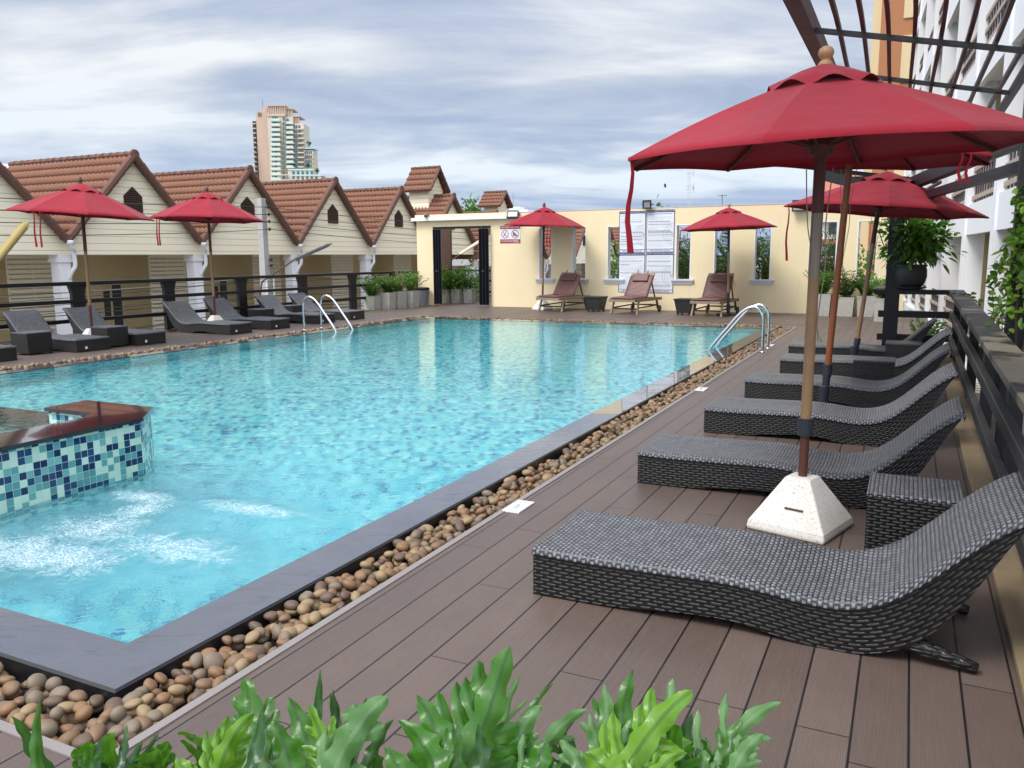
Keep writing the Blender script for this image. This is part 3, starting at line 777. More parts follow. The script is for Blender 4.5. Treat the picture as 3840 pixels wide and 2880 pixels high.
    b = MB(); b.box(-.004, 0.001, .12, .165, .05, .095); b.build('care_tag', 'sign_white', th, world=False)
    return th
LG = lounger()
def put_l(first, x, y, rz, label, group):
    o = LG if first else dup(LG, (0, 0, 0))
    o.location = (x, y, 0); o.rotation_euler = (0, 0, rz); tag(o, label, None, group)
    return o
GR, GL = 'wicker loungers in a row on the right deck', 'wicker loungers in a row on the far left deck'
for i, (x, y, rz, lb) in enumerate((
    (-1.535, 3.71, 0, 'big dark wicker lounger nearest the camera in front of the white umbrella base'),
    (-1.66, 5.80, -.01, 'dark wicker lounger directly behind the white concrete pyramid umbrella base'),
    (-1.62, 7.68, .012, 'dark wicker lounger just in front of the red-brown leaning umbrella pole'),
    (-1.585, 9.56, -.008, 'dark wicker lounger just behind the red-brown leaning umbrella pole and before the tagged side table'),
    (-1.50, 11.64, .01, 'dark wicker lounger behind the tagged side table with its head under the rail corner'),
    (-1.62, 13.5, -.02, 'farthest dark wicker lounger of the right row, by the rail corner post'))):
    put_l(i == 0, x, y, rz, lb, GR)
for x, y, rz, lb in (
    (-12.93, 8.02, PI+.01, 'wicker lounger cut off by the left edge of the photo across the pool'),
    (-12.93, 9.73, PI-.012, 'wicker lounger across the pool with a side table at its left'),
    (-12.90, 10.96, PI+.01, 'wicker lounger across the pool behind the side table and left umbrella pole'),
    (-12.90, 13.28, PI-.015, 'wicker lounger across the pool just left of the second umbrella base'),
    (-12.95, 14.57, PI+.01, 'wicker lounger across the pool just right of the second umbrella base'),
    (-12.96, 16.25, PI-.01, 'wicker lounger behind the left pool ladder, between two low side tables'),
    (-12.99, 17.55, PI+.012, 'rightmost wicker lounger across the pool, next to the pot plants')):
    put_l(False, x, y, rz, lb, GL)

# ------------------------------------------------------------------ wicker side tables
def side_table(sx, sy, h):
    th = thing('side_table', 'x', 'side table')
    hx, hy = sx/2, sy/2
    b = MB(); b.box(-hx-.004, hx+.004, -hy-.004, hy+.004, h-.022, h); b.build('table_top', 'wicker_top', th, world=False, bevel=.006)
    b = MB()
    for a, c in (((-hx, -hy), (hx, -hy)), ((hx, -hy), (hx, hy)), ((hx, hy), (-hx, hy)), ((-hx, hy), (-hx, -hy))):
        b.face([a+(.03,), c+(.03,), c+(h-.022,), a+(h-.022,)], [(0, .03), (math.dist(a, c), .03), (math.dist(a, c), h), (0, h)])
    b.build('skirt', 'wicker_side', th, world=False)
    for ax in (-1, 1):
        for ay in (-1, 1):
            b = MB(); b.box(ax*(hx-.025)-.02, ax*(hx-.025)+.02, ay*(hy-.025)-.02, ay*(hy-.025)+.02, 0, .04); b.build('foot', 'black_metal', th, world=False)
    return th
GT = 'wicker side tables between the loungers'
T0 = side_table(.44, .44, .38); T0.location = (.09, 4.72, 0); T0['label'] = 'dark wicker side table beside the white pyramid base, nearest the camera'; T0['group'] = GT
tg = MB(); tg.box(-.03, .03, -.224, -.221, .06, .10)
T2 = dup(T0, (-.32, 10.55, 0), 0, 'dark wicker side table with a small white tag, beyond the red-brown umbrella pole')
tg.build('care_tag', 'sign_white', T2, world=False)
dup(T0, (-.03, 12.72, 0), 0, 'dark wicker side table beside the farthest lounger of the right row')
dup(T0, (-13.55, 9.02, 0), 0, 'wicker side table across the pool at the left edge of the photo')
dup(T0, (-13.28, 10.35, 0), 0, 'wicker side table across the pool in front of the left umbrella pole')
dup(T0, (-14.3, 15.42, 0), 0, 'low wicker side table across the pool just left of the ladder')
dup(T0, (-14.65, 16.92, 0), 0, 'low wicker side table across the pool hidden behind the ladder rail')

# ------------------------------------------------------------------ umbrellas
def umbrella(label, base, top, zr, R0_, rot, zt, poles, base_kind, finial, tilt, ribbons, group, cords=False):
    """base/top: pole foot and hub (world xy at ground and at rim height)"""
    th = thing('market_umbrella', label, 'umbrella', (base[0], base[1], 0), 0, group)
    ax = Vector((top[0]-base[0], top[1]-base[1], zt))      # pole leans from foot to finial
    foot = Vector((base[0], base[1], 0))
    def pp(z): return foot + ax*(z/zt)
    c = pp(zt)
    T = Matrix.Translation(Vector((c.x, c.y, 0))) @ Matrix.Translation((0, 0, zr)) @ Matrix.Rotation(tilt[0], 4, 'X') @ Matrix.Rotation(tilt[1], 4, 'Y') @ Matrix.Translation((0, 0, -zr))
    apex = zt-.09
    cor = [rot+k*PI/4 for k in range(8)]
    rc = .27*R0_
    def pt(k, f, sag=0):       # along corner k: f from vent radius to rim
        r = rc*.75+(R0_-rc*.75)*f
        z = apex-(apex-zr)*(r/R0_) + .018*math.sin(PI*f)
        return r, z
    vs = []; fs = []; NS = 8; NR = 10
    for k in range(8):
        for q in range(NS):
            u = q/NS
            for i in range(NR+1):
                f = i/NR
                r, z = pt(k, f)
                a0, a1 = cor[k], cor[k]+PI/4
                p = Vector((r*math.cos(a0), r*math.sin(a0)))*(1-u)+Vector((r*math.cos(a1), r*math.sin(a1)))*u
                sg = math.sin(PI*u)
                z2 = z-.030*sg*math.sin(PI*min(1, f*1.02))*.8 + .012*sg*f**3
                if i == NR: p = p*(1-.012*sg)
                vs.append(T @ Vector((p.x, p.y, z2)))
    n = NR+1
    for j in range(8*NS):
        j2 = (j+1) % (8*NS)
        for i in range(NR): fs.append((j*n+i, j*n+i+1, j2*n+i+1, j2*n+i))
    # short hem turned down and in
    m0 = len(vs)
    for j in range(8*NS):
        p = vs[j*n+NR]; vs.append(p+Vector((0, 0, -.016)))
    for j in range(8*NS):
        j2 = (j+1) % (8*NS); fs.append((j*n+NR, m0+j, m0+j2, j2*n+NR))
    b = MB(); b.mesh(vs, fs); can = b.build('canopy', 'red_canvas', th, smooth=False, uv=False)
    for pl in can.data.polygons: pl.use_smooth = True
    # mark the ribs sharp so the panels stay crisp
    can.data.update()
    at_ = can.data.attributes.new('sharp_edge', 'BOOLEAN', 'EDGE')
    for e in can.data.edges:
        a, d = e.vertices
        if a < m0 and d < m0:
            if a//n == d//n and (a//n) % NS == 0: at_.data[e.index].value = True
        elif (a < m0) != (d < m0) or True:
            at_.data[e.index].value = True
    # vent cap with a scalloped edge
    vs = []; fs = []; NJ = 64
    for j in range(NJ):
        a = rot+2*PI*j/NJ; ph = (j % 8)/8
        u = ph; rr_ = (rc*math.cos(PI/8))/math.cos((a-rot) % (PI/4)-PI/8)
        for i in range(6):
            f = i/5; r = .02+(rr_*1.02-.02)*f
            z = apex+.012-(apex+.012-(apex-(apex-zr)*(rc/R0_)+.012))*f**1.0
            z += .016*math.sin(PI*f) + (.045*math.sin(PI*ph)**1.5 if i == 5 else .015*math.sin(PI*ph) if i == 4 else 0) - (.016 if i == 5 else 0)
            vs.append(T @ Vector((r*math.cos(a), r*math.sin(a), z)))
    for j in range(NJ):
        for i in range(5): fs.append((j*6+i, j*6+i+1, ((j+1) % NJ)*6+i+1, ((j+1) % NJ)*6+i))
    b = MB(); b.mesh(vs, fs); cap = b.build('vent_cap', 'red_canvas', th, smooth=True, uv=False)
    # ribs and struts
    hz = zr-.02; hubz = zr+.04
    for k in range(8):
        r1, z1 = pt(k, 0); r2, z2 = pt(k, 1)
        dirv = Vector((math.cos(cor[k]), math.sin(cor[k]), 0))
        b = MB(); b.bar(T @ (dirv*.05+Vector((0, 0, apex-.06))), T @ (dirv*(R0_*.985)+Vector((0, 0, zr-.012))), .018, .022)
        rib = b.build('rib', 'wood_pole_dark', th)
        b = MB(); b.bar(T @ (dirv*.06+Vector((0, 0, hubz))), T @ (dirv*(R0_*.5)+Vector((0, 0, apex-(apex-zr)*.5-.03))), .014, .018)
        b.build('strut', 'wood_pole_dark', rib)
    b = MB(); b.lathe([(.03, -.06), (.062, -.05), (.07, 0), (.062, .05), (.03, .06)], 16, pp(hubz)); b.build('hub', 'wood_pole_dark', th)
    for z0, z1, rad, mt in poles:
        b = MB(); b.tube([pp(z0), pp((z0+z1)/2), pp(z1)], rad, 14); b.build('pole' if 'collar' not in mt else 'pole_collar', mt, th, smooth=False)
    fz = pp(zt-.10)
    if finial == 'ball': prof = [(r_*.9, z_*.9) for r_, z_ in [(.052, 0), (.052, .01), (.046, .014), (.05, .022), (.034, .045), (.024, .056), (.036, .066), (.046, .088), (.046, .102), (.038, .12), (.02, .132), (.004, .136)]]
    else: prof = [(.04, 0), (.04, .02), (.03, .03), (.045, .05), (.05, .075), (.042, .11), (.022, .145), (.004, .165)]
    b = MB(); b.lathe(prof, 20, fz); b.build('finial', 'wood_finial' if finial == 'ball' else 'wood_finial_dark', th, smooth=True)
    # base
    if base_kind == 'pyramid':
        q = Matrix.Translation((base[0], base[1], 0)) @ Matrix.Rotation(R(-16), 4, 'Z')
        vs = []; 
        for h, z in ((.225, 0), (.232, .02), (.225, .055), (.075, .31), (.068, .315)):
            vs += [q @ Vector((sx*h, sy*h, z)) for sx, sy in ((-1, -1), (1, -1), (1, 1), (-1, 1))]
        fs = [(3, 2, 1, 0), (16, 17, 18, 19)]+[(r*4+k, r*4+(k+1) % 4, r*4+4+(k+1) % 4, r*4+4+k) for r in range(4) for k in range(4)]
        b = MB(); b.mesh(vs, fs); bs = b.build('umbrella_base', 'cast_base', th, bevel=.012)
        b = MB(); f0 = q @ Vector((-.02, -.172, .155)); f1 = q @ Vector((.075, -.172, .155)); b.tube([f0, f1], .006, 8); b.lathe([(.004, -.006), (.009, 0), (.004, .006)], 8, f0); b.lathe([(.004, -.006), (.009, 0), (.004, .006)], 8, f1)
        b.build('lifting_ring', 'rust_brown', bs)
    else:
        b = MB(); b.bar((base[0]-.3, base[1], .035), (base[0]+.3, base[1], .035), .09, .05); b.bar((base[0], base[1]-.3, .036), (base[0], base[1]+.3, .036), .09, .05); b.lathe([(.05, .06), (.05, .3), (.04, .31)], 14, (base[0], base[1], 0))
        b.build('umbrella_base', 'pole_collar', th)
    # ribbon ties hanging from the rim
    for ang, ln, wd, gap in ribbons:
        for sgn in ((-1, 1) if gap else (0,)):
            d = Vector((math.cos(ang), math.sin(ang), 0)); tn = Vector((-d.y, d.x, 0))
            s0 = T @ (d*(R0_*.975)+Vector((0, 0, zr+.004))+tn*sgn*gap)
            pts = [s0+Vector((d.x*.01+.012*math.sin(k*1.3), d.y*.01, -ln*k/6))-tn*0.006*k*(.5+sgn*.3) for k in range(7)]
            vs = []
            wv = (R_*.9+U0*0).normalized()
            for k, p in enumerate(pts):
                ww = wd*(.45+.11*k); vs += [p-wv*ww/2+Vector((0, .003, 0)), p+wv*ww/2+Vector((0, .003, 0)), p+wv*ww/2-Vector((0, .003, 0)), p-wv*ww/2-Vector((0, .003, 0))]
            fs = [(k*4+a, k*4+(a+1) % 4, k*4+4+(a+1) % 4, k*4+4+a) for k in range(6) for a in range(4)]+[(0, 1, 2, 3), (27, 26, 25, 24)]
            b = MB(); b.mesh(vs, fs); b.build('tie_ribbon', 'red_canvas', th, uv=False)
    if cords:
        for sg in (-1, 1):
            p0 = pp(zr-.08)+R0*sg*.075; pm_ = pp(zr-.40)+R0*sg*.05; p1 = pp(zr-.62)+R0*(.03*sg+.03); p2 = pp(zr-.95)+R0*.035; p3 = pp(zr-1.05)+R0*(.055+.012*sg)
            b = MB(); b.tube(spline([p0, pm_, p1, p2, p3], 24), .0035, 6); b.build('pulley_cord', 'cord', th)
    return th
GU = 'red market umbrellas round the pool'
RB = R(45)
umbrella('large red umbrella nearest the camera on a white concrete pyramid base', (-.50, 4.95), (-.485, 4.95), 2.158, 1.13, R(38), 2.70,
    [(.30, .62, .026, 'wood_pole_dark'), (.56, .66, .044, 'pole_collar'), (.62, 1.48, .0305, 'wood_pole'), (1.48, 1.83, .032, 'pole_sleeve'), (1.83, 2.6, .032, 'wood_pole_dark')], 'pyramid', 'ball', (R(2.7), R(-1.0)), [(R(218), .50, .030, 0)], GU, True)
umbrella('red umbrella on a leaning red-brown pole, mostly hidden behind the large near umbrella', (-.71, 8.65), (-.555, 8.65), 2.49, 1.24, R(20), 3.12,
    [(.02, .42, .036, 'pole_collar'), (.40, .52, .044, 'pole_collar'), (.5, 2.98, .032, 'wood_pole_red')], 'cross', 'ball', (R(1), R(3)), [(R(-42), .26, .03, .05)], GU, True)
umbrella('red umbrella on a leaning pole beside the black rail corner and big potted plant', (-.66, 12.62), (-.40, 12.62), 2.19, 1.31, R(5), 2.80,
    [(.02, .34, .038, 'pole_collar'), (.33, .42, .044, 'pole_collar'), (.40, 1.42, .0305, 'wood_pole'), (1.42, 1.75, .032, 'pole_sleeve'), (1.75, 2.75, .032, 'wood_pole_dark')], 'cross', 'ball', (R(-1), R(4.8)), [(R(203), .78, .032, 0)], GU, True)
umbrella('leftmost red umbrella across the pool, its pole behind a wicker side table', (-13.86, 10.42), (-13.84, 10.42), 2.41, 1.23, R(12), 3.06,
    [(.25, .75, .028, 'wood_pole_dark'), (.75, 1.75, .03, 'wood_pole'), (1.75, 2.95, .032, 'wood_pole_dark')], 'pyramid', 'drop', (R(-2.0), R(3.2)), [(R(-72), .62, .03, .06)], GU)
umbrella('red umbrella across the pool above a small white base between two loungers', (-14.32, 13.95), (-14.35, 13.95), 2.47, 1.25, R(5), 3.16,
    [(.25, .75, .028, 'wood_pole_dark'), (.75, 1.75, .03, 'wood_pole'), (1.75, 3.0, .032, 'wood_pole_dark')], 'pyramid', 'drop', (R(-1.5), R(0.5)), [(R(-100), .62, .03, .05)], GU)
umbrella('red umbrella by the wall next to the red and white no diving sign', (-10.02, 22.85), (-9.96, 22.85), 2.50, 1.24, R(14), 3.14,
    [(.25, .75, .028, 'wood_pole_dark'), (.75, 1.6, .03, 'wood_pole'), (1.6, 3.0, .032, 'wood_pole_dark')], 'pyramid', 'drop', (R(0), R(2.6)), [(R(-60), .62, .035, .05)], GU)
umbrella('red umbrella by the wall right of the white rules boards', (-4.33, 22.25), (-4.40, 22.25), 2.30, 1.27, R(22), 2.92,
    [(.06, .62, .038, 'pole_collar'), (.55, 1.35, .03, 'wood_pole'), (1.35, 1.7, .032, 'pole_sleeve'), (1.7, 2.8, .032, 'wood_pole_dark')], 'cross', 'ball', (R(0), R(-2)), [(R(190), .60, .03, .02)], GU)

# ------------------------------------------------------------------ pool ladders
def ladder(label, x0, ys, sgn, top=.76):
    th = thing('pool_ladder', label, 'pool ladder', (x0, sum(ys)/2, 0), 0, 'steel pool ladders')
    for y in ys:
        P = [(x0, y, 0), (x0, y, .2), (x0, y, .42), (x0+sgn*.005, y, .58), (x0+sgn*.05, y, .69), (x0+sgn*.14, y, top-.01), (x0+sgn*.26, y, top-.03), (x0+sgn*.40, y, .62), (x0+sgn*.58, y, .40), (x0+sgn*.78, y, .15), (x0+sgn*.87, y, .02), (x0+sgn*.90, y, -.10), (x0+sgn*.90, y, -.6), (x0+sgn*.90, y, -1.0)]
        b = MB(); b.tube(spline(P, 56), .025, 14); r = b.build('handrail', 'stainless', th, smooth=True)
        b = MB(); b.lathe([(.05, .007), (.05, .014), (.03, .024), (.022, .025)], 18, (x0, y, 0)); b.build('floor_flange', 'stainless', r, smooth=False)
    for z in (-.25, -.5, -.75):
        b = MB(); b.box(x0+sgn*.90-.04, x0+sgn*.90+.04, min(ys), max(ys), z-.015, z+.015); b.build('rung', 'stainless', th)
ladder('stainless pool ladder on the right deck beside the wicker loungers', -2.14, (13.98, 14.58), -1)
ladder('stainless pool ladder across the pool in front of the left loungers', -12.16, (14.44, 15.04), 1)

# depth marker tiles
def marker(y, label):
    th = thing('depth_marker', label, 'floor sign', (-2.185, y, 0), 0, 'depth marker tiles on the deck edge')
    b = MB(); b.box(-2.243, -2.127, y-.12, y+.12, .0, .012); b.build('plate', 'sign_white', th, bevel=.002)
    q = Matrix.Translation((-2.185, y-.035, .0126)) @ Matrix.Rotation(PI/2, 4, 'Z')
    textmesh('depth_text', '1.00M', .055, 'sign_grey', th, q)
    b = MB()
    for a in ((-2.232, -2.138, y+.05, y+.054), (-2.232, -2.138, y+.102, y+.106), (-2.232, -2.228, y+.054, y+.102), (-2.142, -2.138, y+.054, y+.102)): b.box(*a, .0122, .0130)
    b.bar((-2.225, y+.056, .0126), (-2.145, y+.1, .0126), .005, .0008)
    b.build('no_diving_icon', 'sign_pink', th)
    b = MB(); b.bar((-2.205, y+.063, .0134), (-2.18, y+.084, .0134), .006, .0006); b.bar((-2.18, y+.084, .0134), (-2.162, y+.078, .0134), .005, .0006); b.lathe([(.006, .0131), (.006, .0137)], 8, (-2.212, y+.06, 0)); b.build('diver_figure', 'sign_grey', th)
marker(4.60, 'white one metre depth tile on the deck edge, nearest the camera')
marker(9.77, 'small white depth tile on the deck edge halfway to the ladder')
marker(15.15, 'small white depth tile beside the feet of the right pool ladder')

# ------------------------------------------------------------------ back wall with slots and gateway
WY, WT_ = 23.85, .26
SL = [(-10.59, -10.13), (-9.46, -8.99), (-8.32, -7.85), (-6.22, -5.76), (-5.11, -4.63), (-3.99, -3.52), (-2.30, -1.82), (-1.33, -.83)]
wall = thing('garden_wall', 'cream plastered wall with narrow vertical openings at the far end of the pool', 'wall', (-6, WY, 0))
b = MB()
xs = [-12.27]+[q for p in SL for q in p]+[-.12]
Z0, Z1, ZT = .92, 2.50, 2.99
def wface(x0, x1, z0, z1):
    for y in (WY, WY+WT_): b.face([(x0, y, z0), (x1, y, z0), (x1, y, z1), (x0, y, z1)])
for i in range(len(xs)-1):
    if i % 2 == 0: wface(xs[i], xs[i+1], 0, ZT)
    else: wface(xs[i], xs[i+1], 0, Z0); wface(xs[i], xs[i+1], Z1, ZT)
b.face([(-12.27, WY, ZT), (-.12, WY, ZT), (-.12, WY+WT_, ZT), (-12.27, WY+WT_, ZT)])
b.face([(-.12, WY, 0), (-.12, WY+WT_, 0), (-.12, WY+WT_, ZT), (-.12, WY, ZT)])
b.build('wall_panel', 'cream_plaster', wall, recalc=False)
for i, (x0, x1) in enumerate(SL):
    b = MB()
    b.box(x0-.001, x0+.03, WY-.004, WY+WT_+.004, Z0, Z1); b.box(x1-.03, x1+.001, WY-.004, WY+WT_+.004, Z0, Z1); b.box(x0+.03, x1-.03, WY-.004, WY+WT_+.004, Z1-.03, Z1+.001)
    fr = b.build('opening_frame', 'white_paint', wall)
    b = MB(); b.box(x0-.10, x1+.10, WY-.075, WY+WT_+.03, .875, .92); b.box(x0-.085, x1+.085, WY-.05, WY-.004, .83, .875); b.box(x0-.07, x1+.07, WY-.03, WY-.004, .78, .83)
    b.build('sill', 'sill_paint', wall)
b = MB(); b.box(-12.26, -.1, WY-.012, WY+WT_+.012, ZT-.001, ZT+.014); b.build('coping_strip', 'sill_paint', wall)

gate = thing('gateway', 'cream gateway with white band over the black folding gate', 'gateway', (-13.5, WY, 0))
b = MB(); b.box(-15.09, -14.46, WY-.001, WY+.55, 0, 2.60); b.box(-15.09, -12.272, WY-.001, WY+.55, 2.60, 2.90); b.box(-12.275, -12.271, WY, WY+.55, 0, 2.6); b.build('portal', 'cream_plaster', gate)
b = MB(); b.box(-15.2, -11.6, WY-.16, WY-.003, 2.80, 2.905); b.box(-15.2, -15.092, WY-.003, WY+.6, 2.80, 2.905); b.build('white_band', 'white_paint', gate)
b = MB(); b.box(-15.08, -11.62, WY-.10, WY+.5, 2.906, 3.0); b.build('parapet', 'cream_plaster', gate)
b = MB(); b.box(-14.455, -12.28, WY+.06, WY+.14, 2.53, 2.598); b.build('gate_track', 'black_gate', gate)
for x0, x1, lb, sd in ((-14.42, -14.08, 'left folded leaf of the black folding gate', 5), (-12.70, -12.30, 'right folded leaf of the black folding gate beside the cream wall', 4)):
    g = thing('folding_gate', lb, 'gate', ((x0+x1)/2, WY+.05, 0), 0, 'folded leaves of the black gate')
    n = 7
    for k in range(n):
        xa = x0+(x1-x0)*k/n; xb = x0+(x1-x0)*(k+1)/n
        b = MB(); b.bar((xa, WY-.03-(.10 if k % 2 else 0), 1.28), (xb, WY-.03-(0 if k % 2 else .10), 1.28), .022, 2.46); b.build('gate_panel', 'black_gate', g)
    b = MB(); b.box((x0+x1)/2-.03, (x0+x1)/2+.03, WY-.16, WY-.12, 1.12, 1.18); b.build('handle', 'steel_dark', g)

# dark screen seen through the gateway
o = MB().box(-15.25, -14.62, WY+1.45, WY+1.55, -.02, 2.75).build('screen_panel', 'rust_brown'); tag(o, 'dark brown board standing behind the open gateway', 'screen')

# wall furniture: floodlights and camera
def flood(x, z, w_, h_, tilt, label, yaw=0):
    th = thing('floodlight', label, 'floodlight', (x, WY-.15, z), 0, 'floodlights on the back wall')
    q = Matrix.Rotation(yaw, 4, 'Z') @ Matrix.Rotation(tilt, 4, 'X')
    def bx(*a): bb = MB(); bb.box(*a, q); return bb
    b = MB()
    for a in ((-w_/2, w_/2, -.03, .05, -h_/2, -h_/2+.025), (-w_/2, w_/2, -.03, .05, h_/2-.025, h_/2), (-w_/2, -w_/2+.025, -.03, .05, -h_/2+.025, h_/2-.025), (w_/2-.025, w_/2, -.03, .05, -h_/2+.025, h_/2-.025), (-w_/2+.025, w_/2-.025, .02, .049, -h_/2+.025, h_/2-.025)): b.box(*a, q)
    b.box(-w_/2-.02, -w_/2-.004, -.01, .2, -.015, .015); b.box(w_/2+.004, w_/2+.02, -.01, .2, -.015, .015)
    b.build('housing', 'black_metal', th, world=False)
    bx(-w_/2+.03, w_/2-.03, -.008, .0, -h_/2+.03, h_/2-.03).build('lens', 'lamp_lens', th, world=False)
flood(-11.42, 2.93, .36, .26, R(-32), 'black floodlight tilted down beside the gateway, above the no diving sign', R(12))
flood(-7.06, 3.09, .25, .24, R(6), 'small black floodlight on top of the wall above the rules boards')
flood(-2.80, 2.92, .40, .30, R(-12), 'large black floodlight on the wall behind the canopy of the umbrella by the rail')
th = thing('security_camera', 'grey security camera on top of the gateway band', 'camera', (-14.55, WY-.12, 2.98))
b = MB(); b.tube([(-14.70, WY-.0, 2.97), (-14.58, WY-.25, 2.95)], .045, 14); b.box(-14.66, -14.52, WY-.2, WY-.02, 2.995, 3.03); b.build('body', 'grey_plastic', th)
b = MB(); b.tube([(-14.585, WY-.24, 2.951), (-14.575, WY-.262, 2.949)], .04, 14); b.build('lens', 'black_metal', th)
b = MB(); b.box(-14.95, -14.72, WY-.05, WY+.05, 2.93, 3.0); b.build('bracket', 'white_paint', th)

# rules boards
WX = Matrix.Rotation(PI/2, 4, 'X')       # text in the wall plane, facing -Y
def on_wall(x, z, d=.02): return Matrix.Translation((x, WY-d, z)) @ WX
def board(x0, x1, z0, z1, seed, label, head):
    th = thing('rules_board', label, 'sign', ((x0+x1)/2, WY-.01, (z0+z1)/2), 0, 'pool rules boards on the back wall')
    w_ = x1-x0; h_ = z1-z0; y = WY-.012
    b = MB(); b.box(x0, x1, y, WY-.001, z0, z1); b.build('panel', 'sign_white', th)
    b = MB(); e = .018; y0 = y-.003
    b.box(x0, x1, y0, y+.001, z1-.075, z1); b.box(x0, x0+e, y0, y+.001, z0, z1-.075); b.box(x1-e, x1, y0, y+.001, z0, z1-.075); b.box(x0+e, x1-e, y0, y+.001, z0, z0+.01); b.box(x0+e, x1-e, y0, y+.001, z0+.075, z0+.09)
    b.build('blue_border', 'sign_blue', th)
    textmesh('heading', head, .05, 'sign_white', th, on_wall(x0+.03, z1-.037, .017), 'LEFT', 1.25)
    textmesh('hours', 'OPEN HOURS: 07.00 - 22.00 HRS', .042, 'sign_ink', th, on_wall((x0+x1)/2, z0+.042, .015), 'CENTER', 1.0)
    r = random.Random(seed); z = z1-.125; b = MB(); c = MB()
    while z > z0+.14:
        for ln in range(r.choice((2, 3, 3, 4))):
            if z < z0+.13: break
            bold = r.random() < .25; x = x0+.05+r.choice((0, 0, .01)); xe = x0+.05+(w_-.11)*r.choice((.98, .97, .9, .62, .4) if ln else (.98, .96, .92))
            while x < xe:
                l = min(r.uniform(.025, .085), xe-x)
                (c if bold else b).box(x, x+l, y-.0016, y, z, z+(.014 if bold else .009)); x += l+.010
            z -= .030
        z -= r.choice((.016, .03, .02))
    b.build('body_text', 'sign_text', th); c.build('bold_text', 'sign_ink', th)
    b = MB(); cx, cz = x1-.035, z0+h_*.42
    for rad, t in ((.30, .007), (.235, .007), (.165, .006), (.09, .006)):
        for k in range(24):
            a0, a1 = PI/2+PI*k/24, PI/2+PI*(k+1)/24
            b.face([(cx+q*math.cos(a), y-.0026, cz+q*math.sin(a)) for q, a in ((rad, a0), (rad, a1), (rad-t, a1), (rad-t, a0))])
    b.bar((cx-.05, y-.0026, cz+.06), (cx-.01, y-.0026, cz-.06), .002, .012, (1, 0, 0)); b.bar((cx-.05, y-.0026, cz-.04), (cx, y-.0026, cz+.05), .002, .012, (1, 0, 0))
    b.build('ring_emblem', 'sign_grey', th, recalc=False)
board(-7.94, -7.125, 1.705, 2.92, 1, 'upper left board of the four white and blue rules boards', 'POOL RULES & REGULATIONS')
board(-7.10, -6.26, 1.715, 2.935, 2, 'upper right board of the four white and blue rules boards', 'POOL RULES & REGULATIONS')
board(-7.94, -7.125, .53, 1.69, 3, 'lower left board of the rules boards, partly behind a teak lounger', 'POOL RULES & REGULATIONS')
board(-7.10, -6.26, .52, 1.70, 4, 'lower right board of the rules boards, right of a teak backrest', 'POOL RULES & REGULATIONS')
# caution / notice sign
th = thing('warning_sign', 'red and white caution and notice sign with two prohibition circles', 'sign', (-11.58, WY-.01, 2.31))
X0, X1, Za, Zb = -11.94, -11.22, 2.04, 2.58; y = WY-.012; xm = (X0+X1)/2
b = MB(); b.box(X0, X1, y, WY-.001, Za, Zb); b.build('panel', 'sign_white', th)
b = MB(); b.box(X0, X1, y-.003, y+.001, Zb-.105, Zb); b.box(X0, X1, y-.003, y+.001, Za, Za+.115)
for cx in (xm-.18, xm+.18):
    cz = (Za+Zb)/2+.005
    for k in range(32):
        a0, a1 = 2*PI*k/32, 2*PI*(k+1)/32
        b.face([(cx+q*math.cos(a), y-.0036, cz+q*math.sin(a)) for q, a in ((.13, a0), (.13, a1), (.112, a1), (.112, a0))])
    b.bar((cx-.085, y-.004, cz+.085), (cx+.085, y-.004, cz-.085), .002, .016, (1, 0, 0))
b.build('red_print', 'sign_red', th, recalc=False)
b = MB(); cx = xm-.18
b.bar((cx-.03, y-.003, cz-.045), (cx+.015, y-.003, cz+.015), .002, .022, (1, 0, 0)); b.bar((cx+.015, y-.003, cz+.015), (cx+.04, y-.003, cz+.085), .002, .016, (1, 0, 0)); b.bar((cx-.02, y-.003, cz-.03), (cx-.045, y-.003, cz-.07), .002, .01, (1, 0, 0)); b.lathe([(.014, 0), (.014, .003)], 10, (cx-.045, y-.003, cz-.028), Matrix.Rotation(PI/2, 4, 'X'))
cx = xm+.18
b.box(cx-.075, cx-.045, y-.003, y-.001, cz-.06, cz+.04); b.box(cx-.03, cx+.005, y-.003, y-.001, cz-.06, cz+.03); b.bar((cx-.06, y-.003, cz+.04), (cx-.02, y-.003, cz+.055), .002, .02, (1, 0, 0)); b.prism([(cx+.01, cz-.06), (cx+.09, cz-.06), (cx+.05, cz-.015), (cx+.01, cz)], 1, y-.003, y-.001)
b.build('black_figures', 'sign_ink', th, recalc=False)
textmesh('caution_text', 'CAUTION', .075, 'sign_white', th, on_wall(xm-.18, Zb-.053, .018))
textmesh('notice_text', 'NOTICE', .082, 'sign_white', th, on_wall(xm+.18, Zb-.053, .018))
textmesh('no_diving_text', 'NO DIVING', .066, 'sign_white', th, on_wall(xm-.185, Za+.057, .018))
textmesh('no_text', 'NO', .09, 'sign_white', th, on_wall(xm+.06, Za+.057, .018))
b = MB()
for k, l in enumerate((.2, .15, .2)): b.box(xm+.125, xm+.125+l, y-.0046, y-.003, Za+.082-k*.03, Za+.094-k*.03)
b.build('small_print', 'sign_white', th)

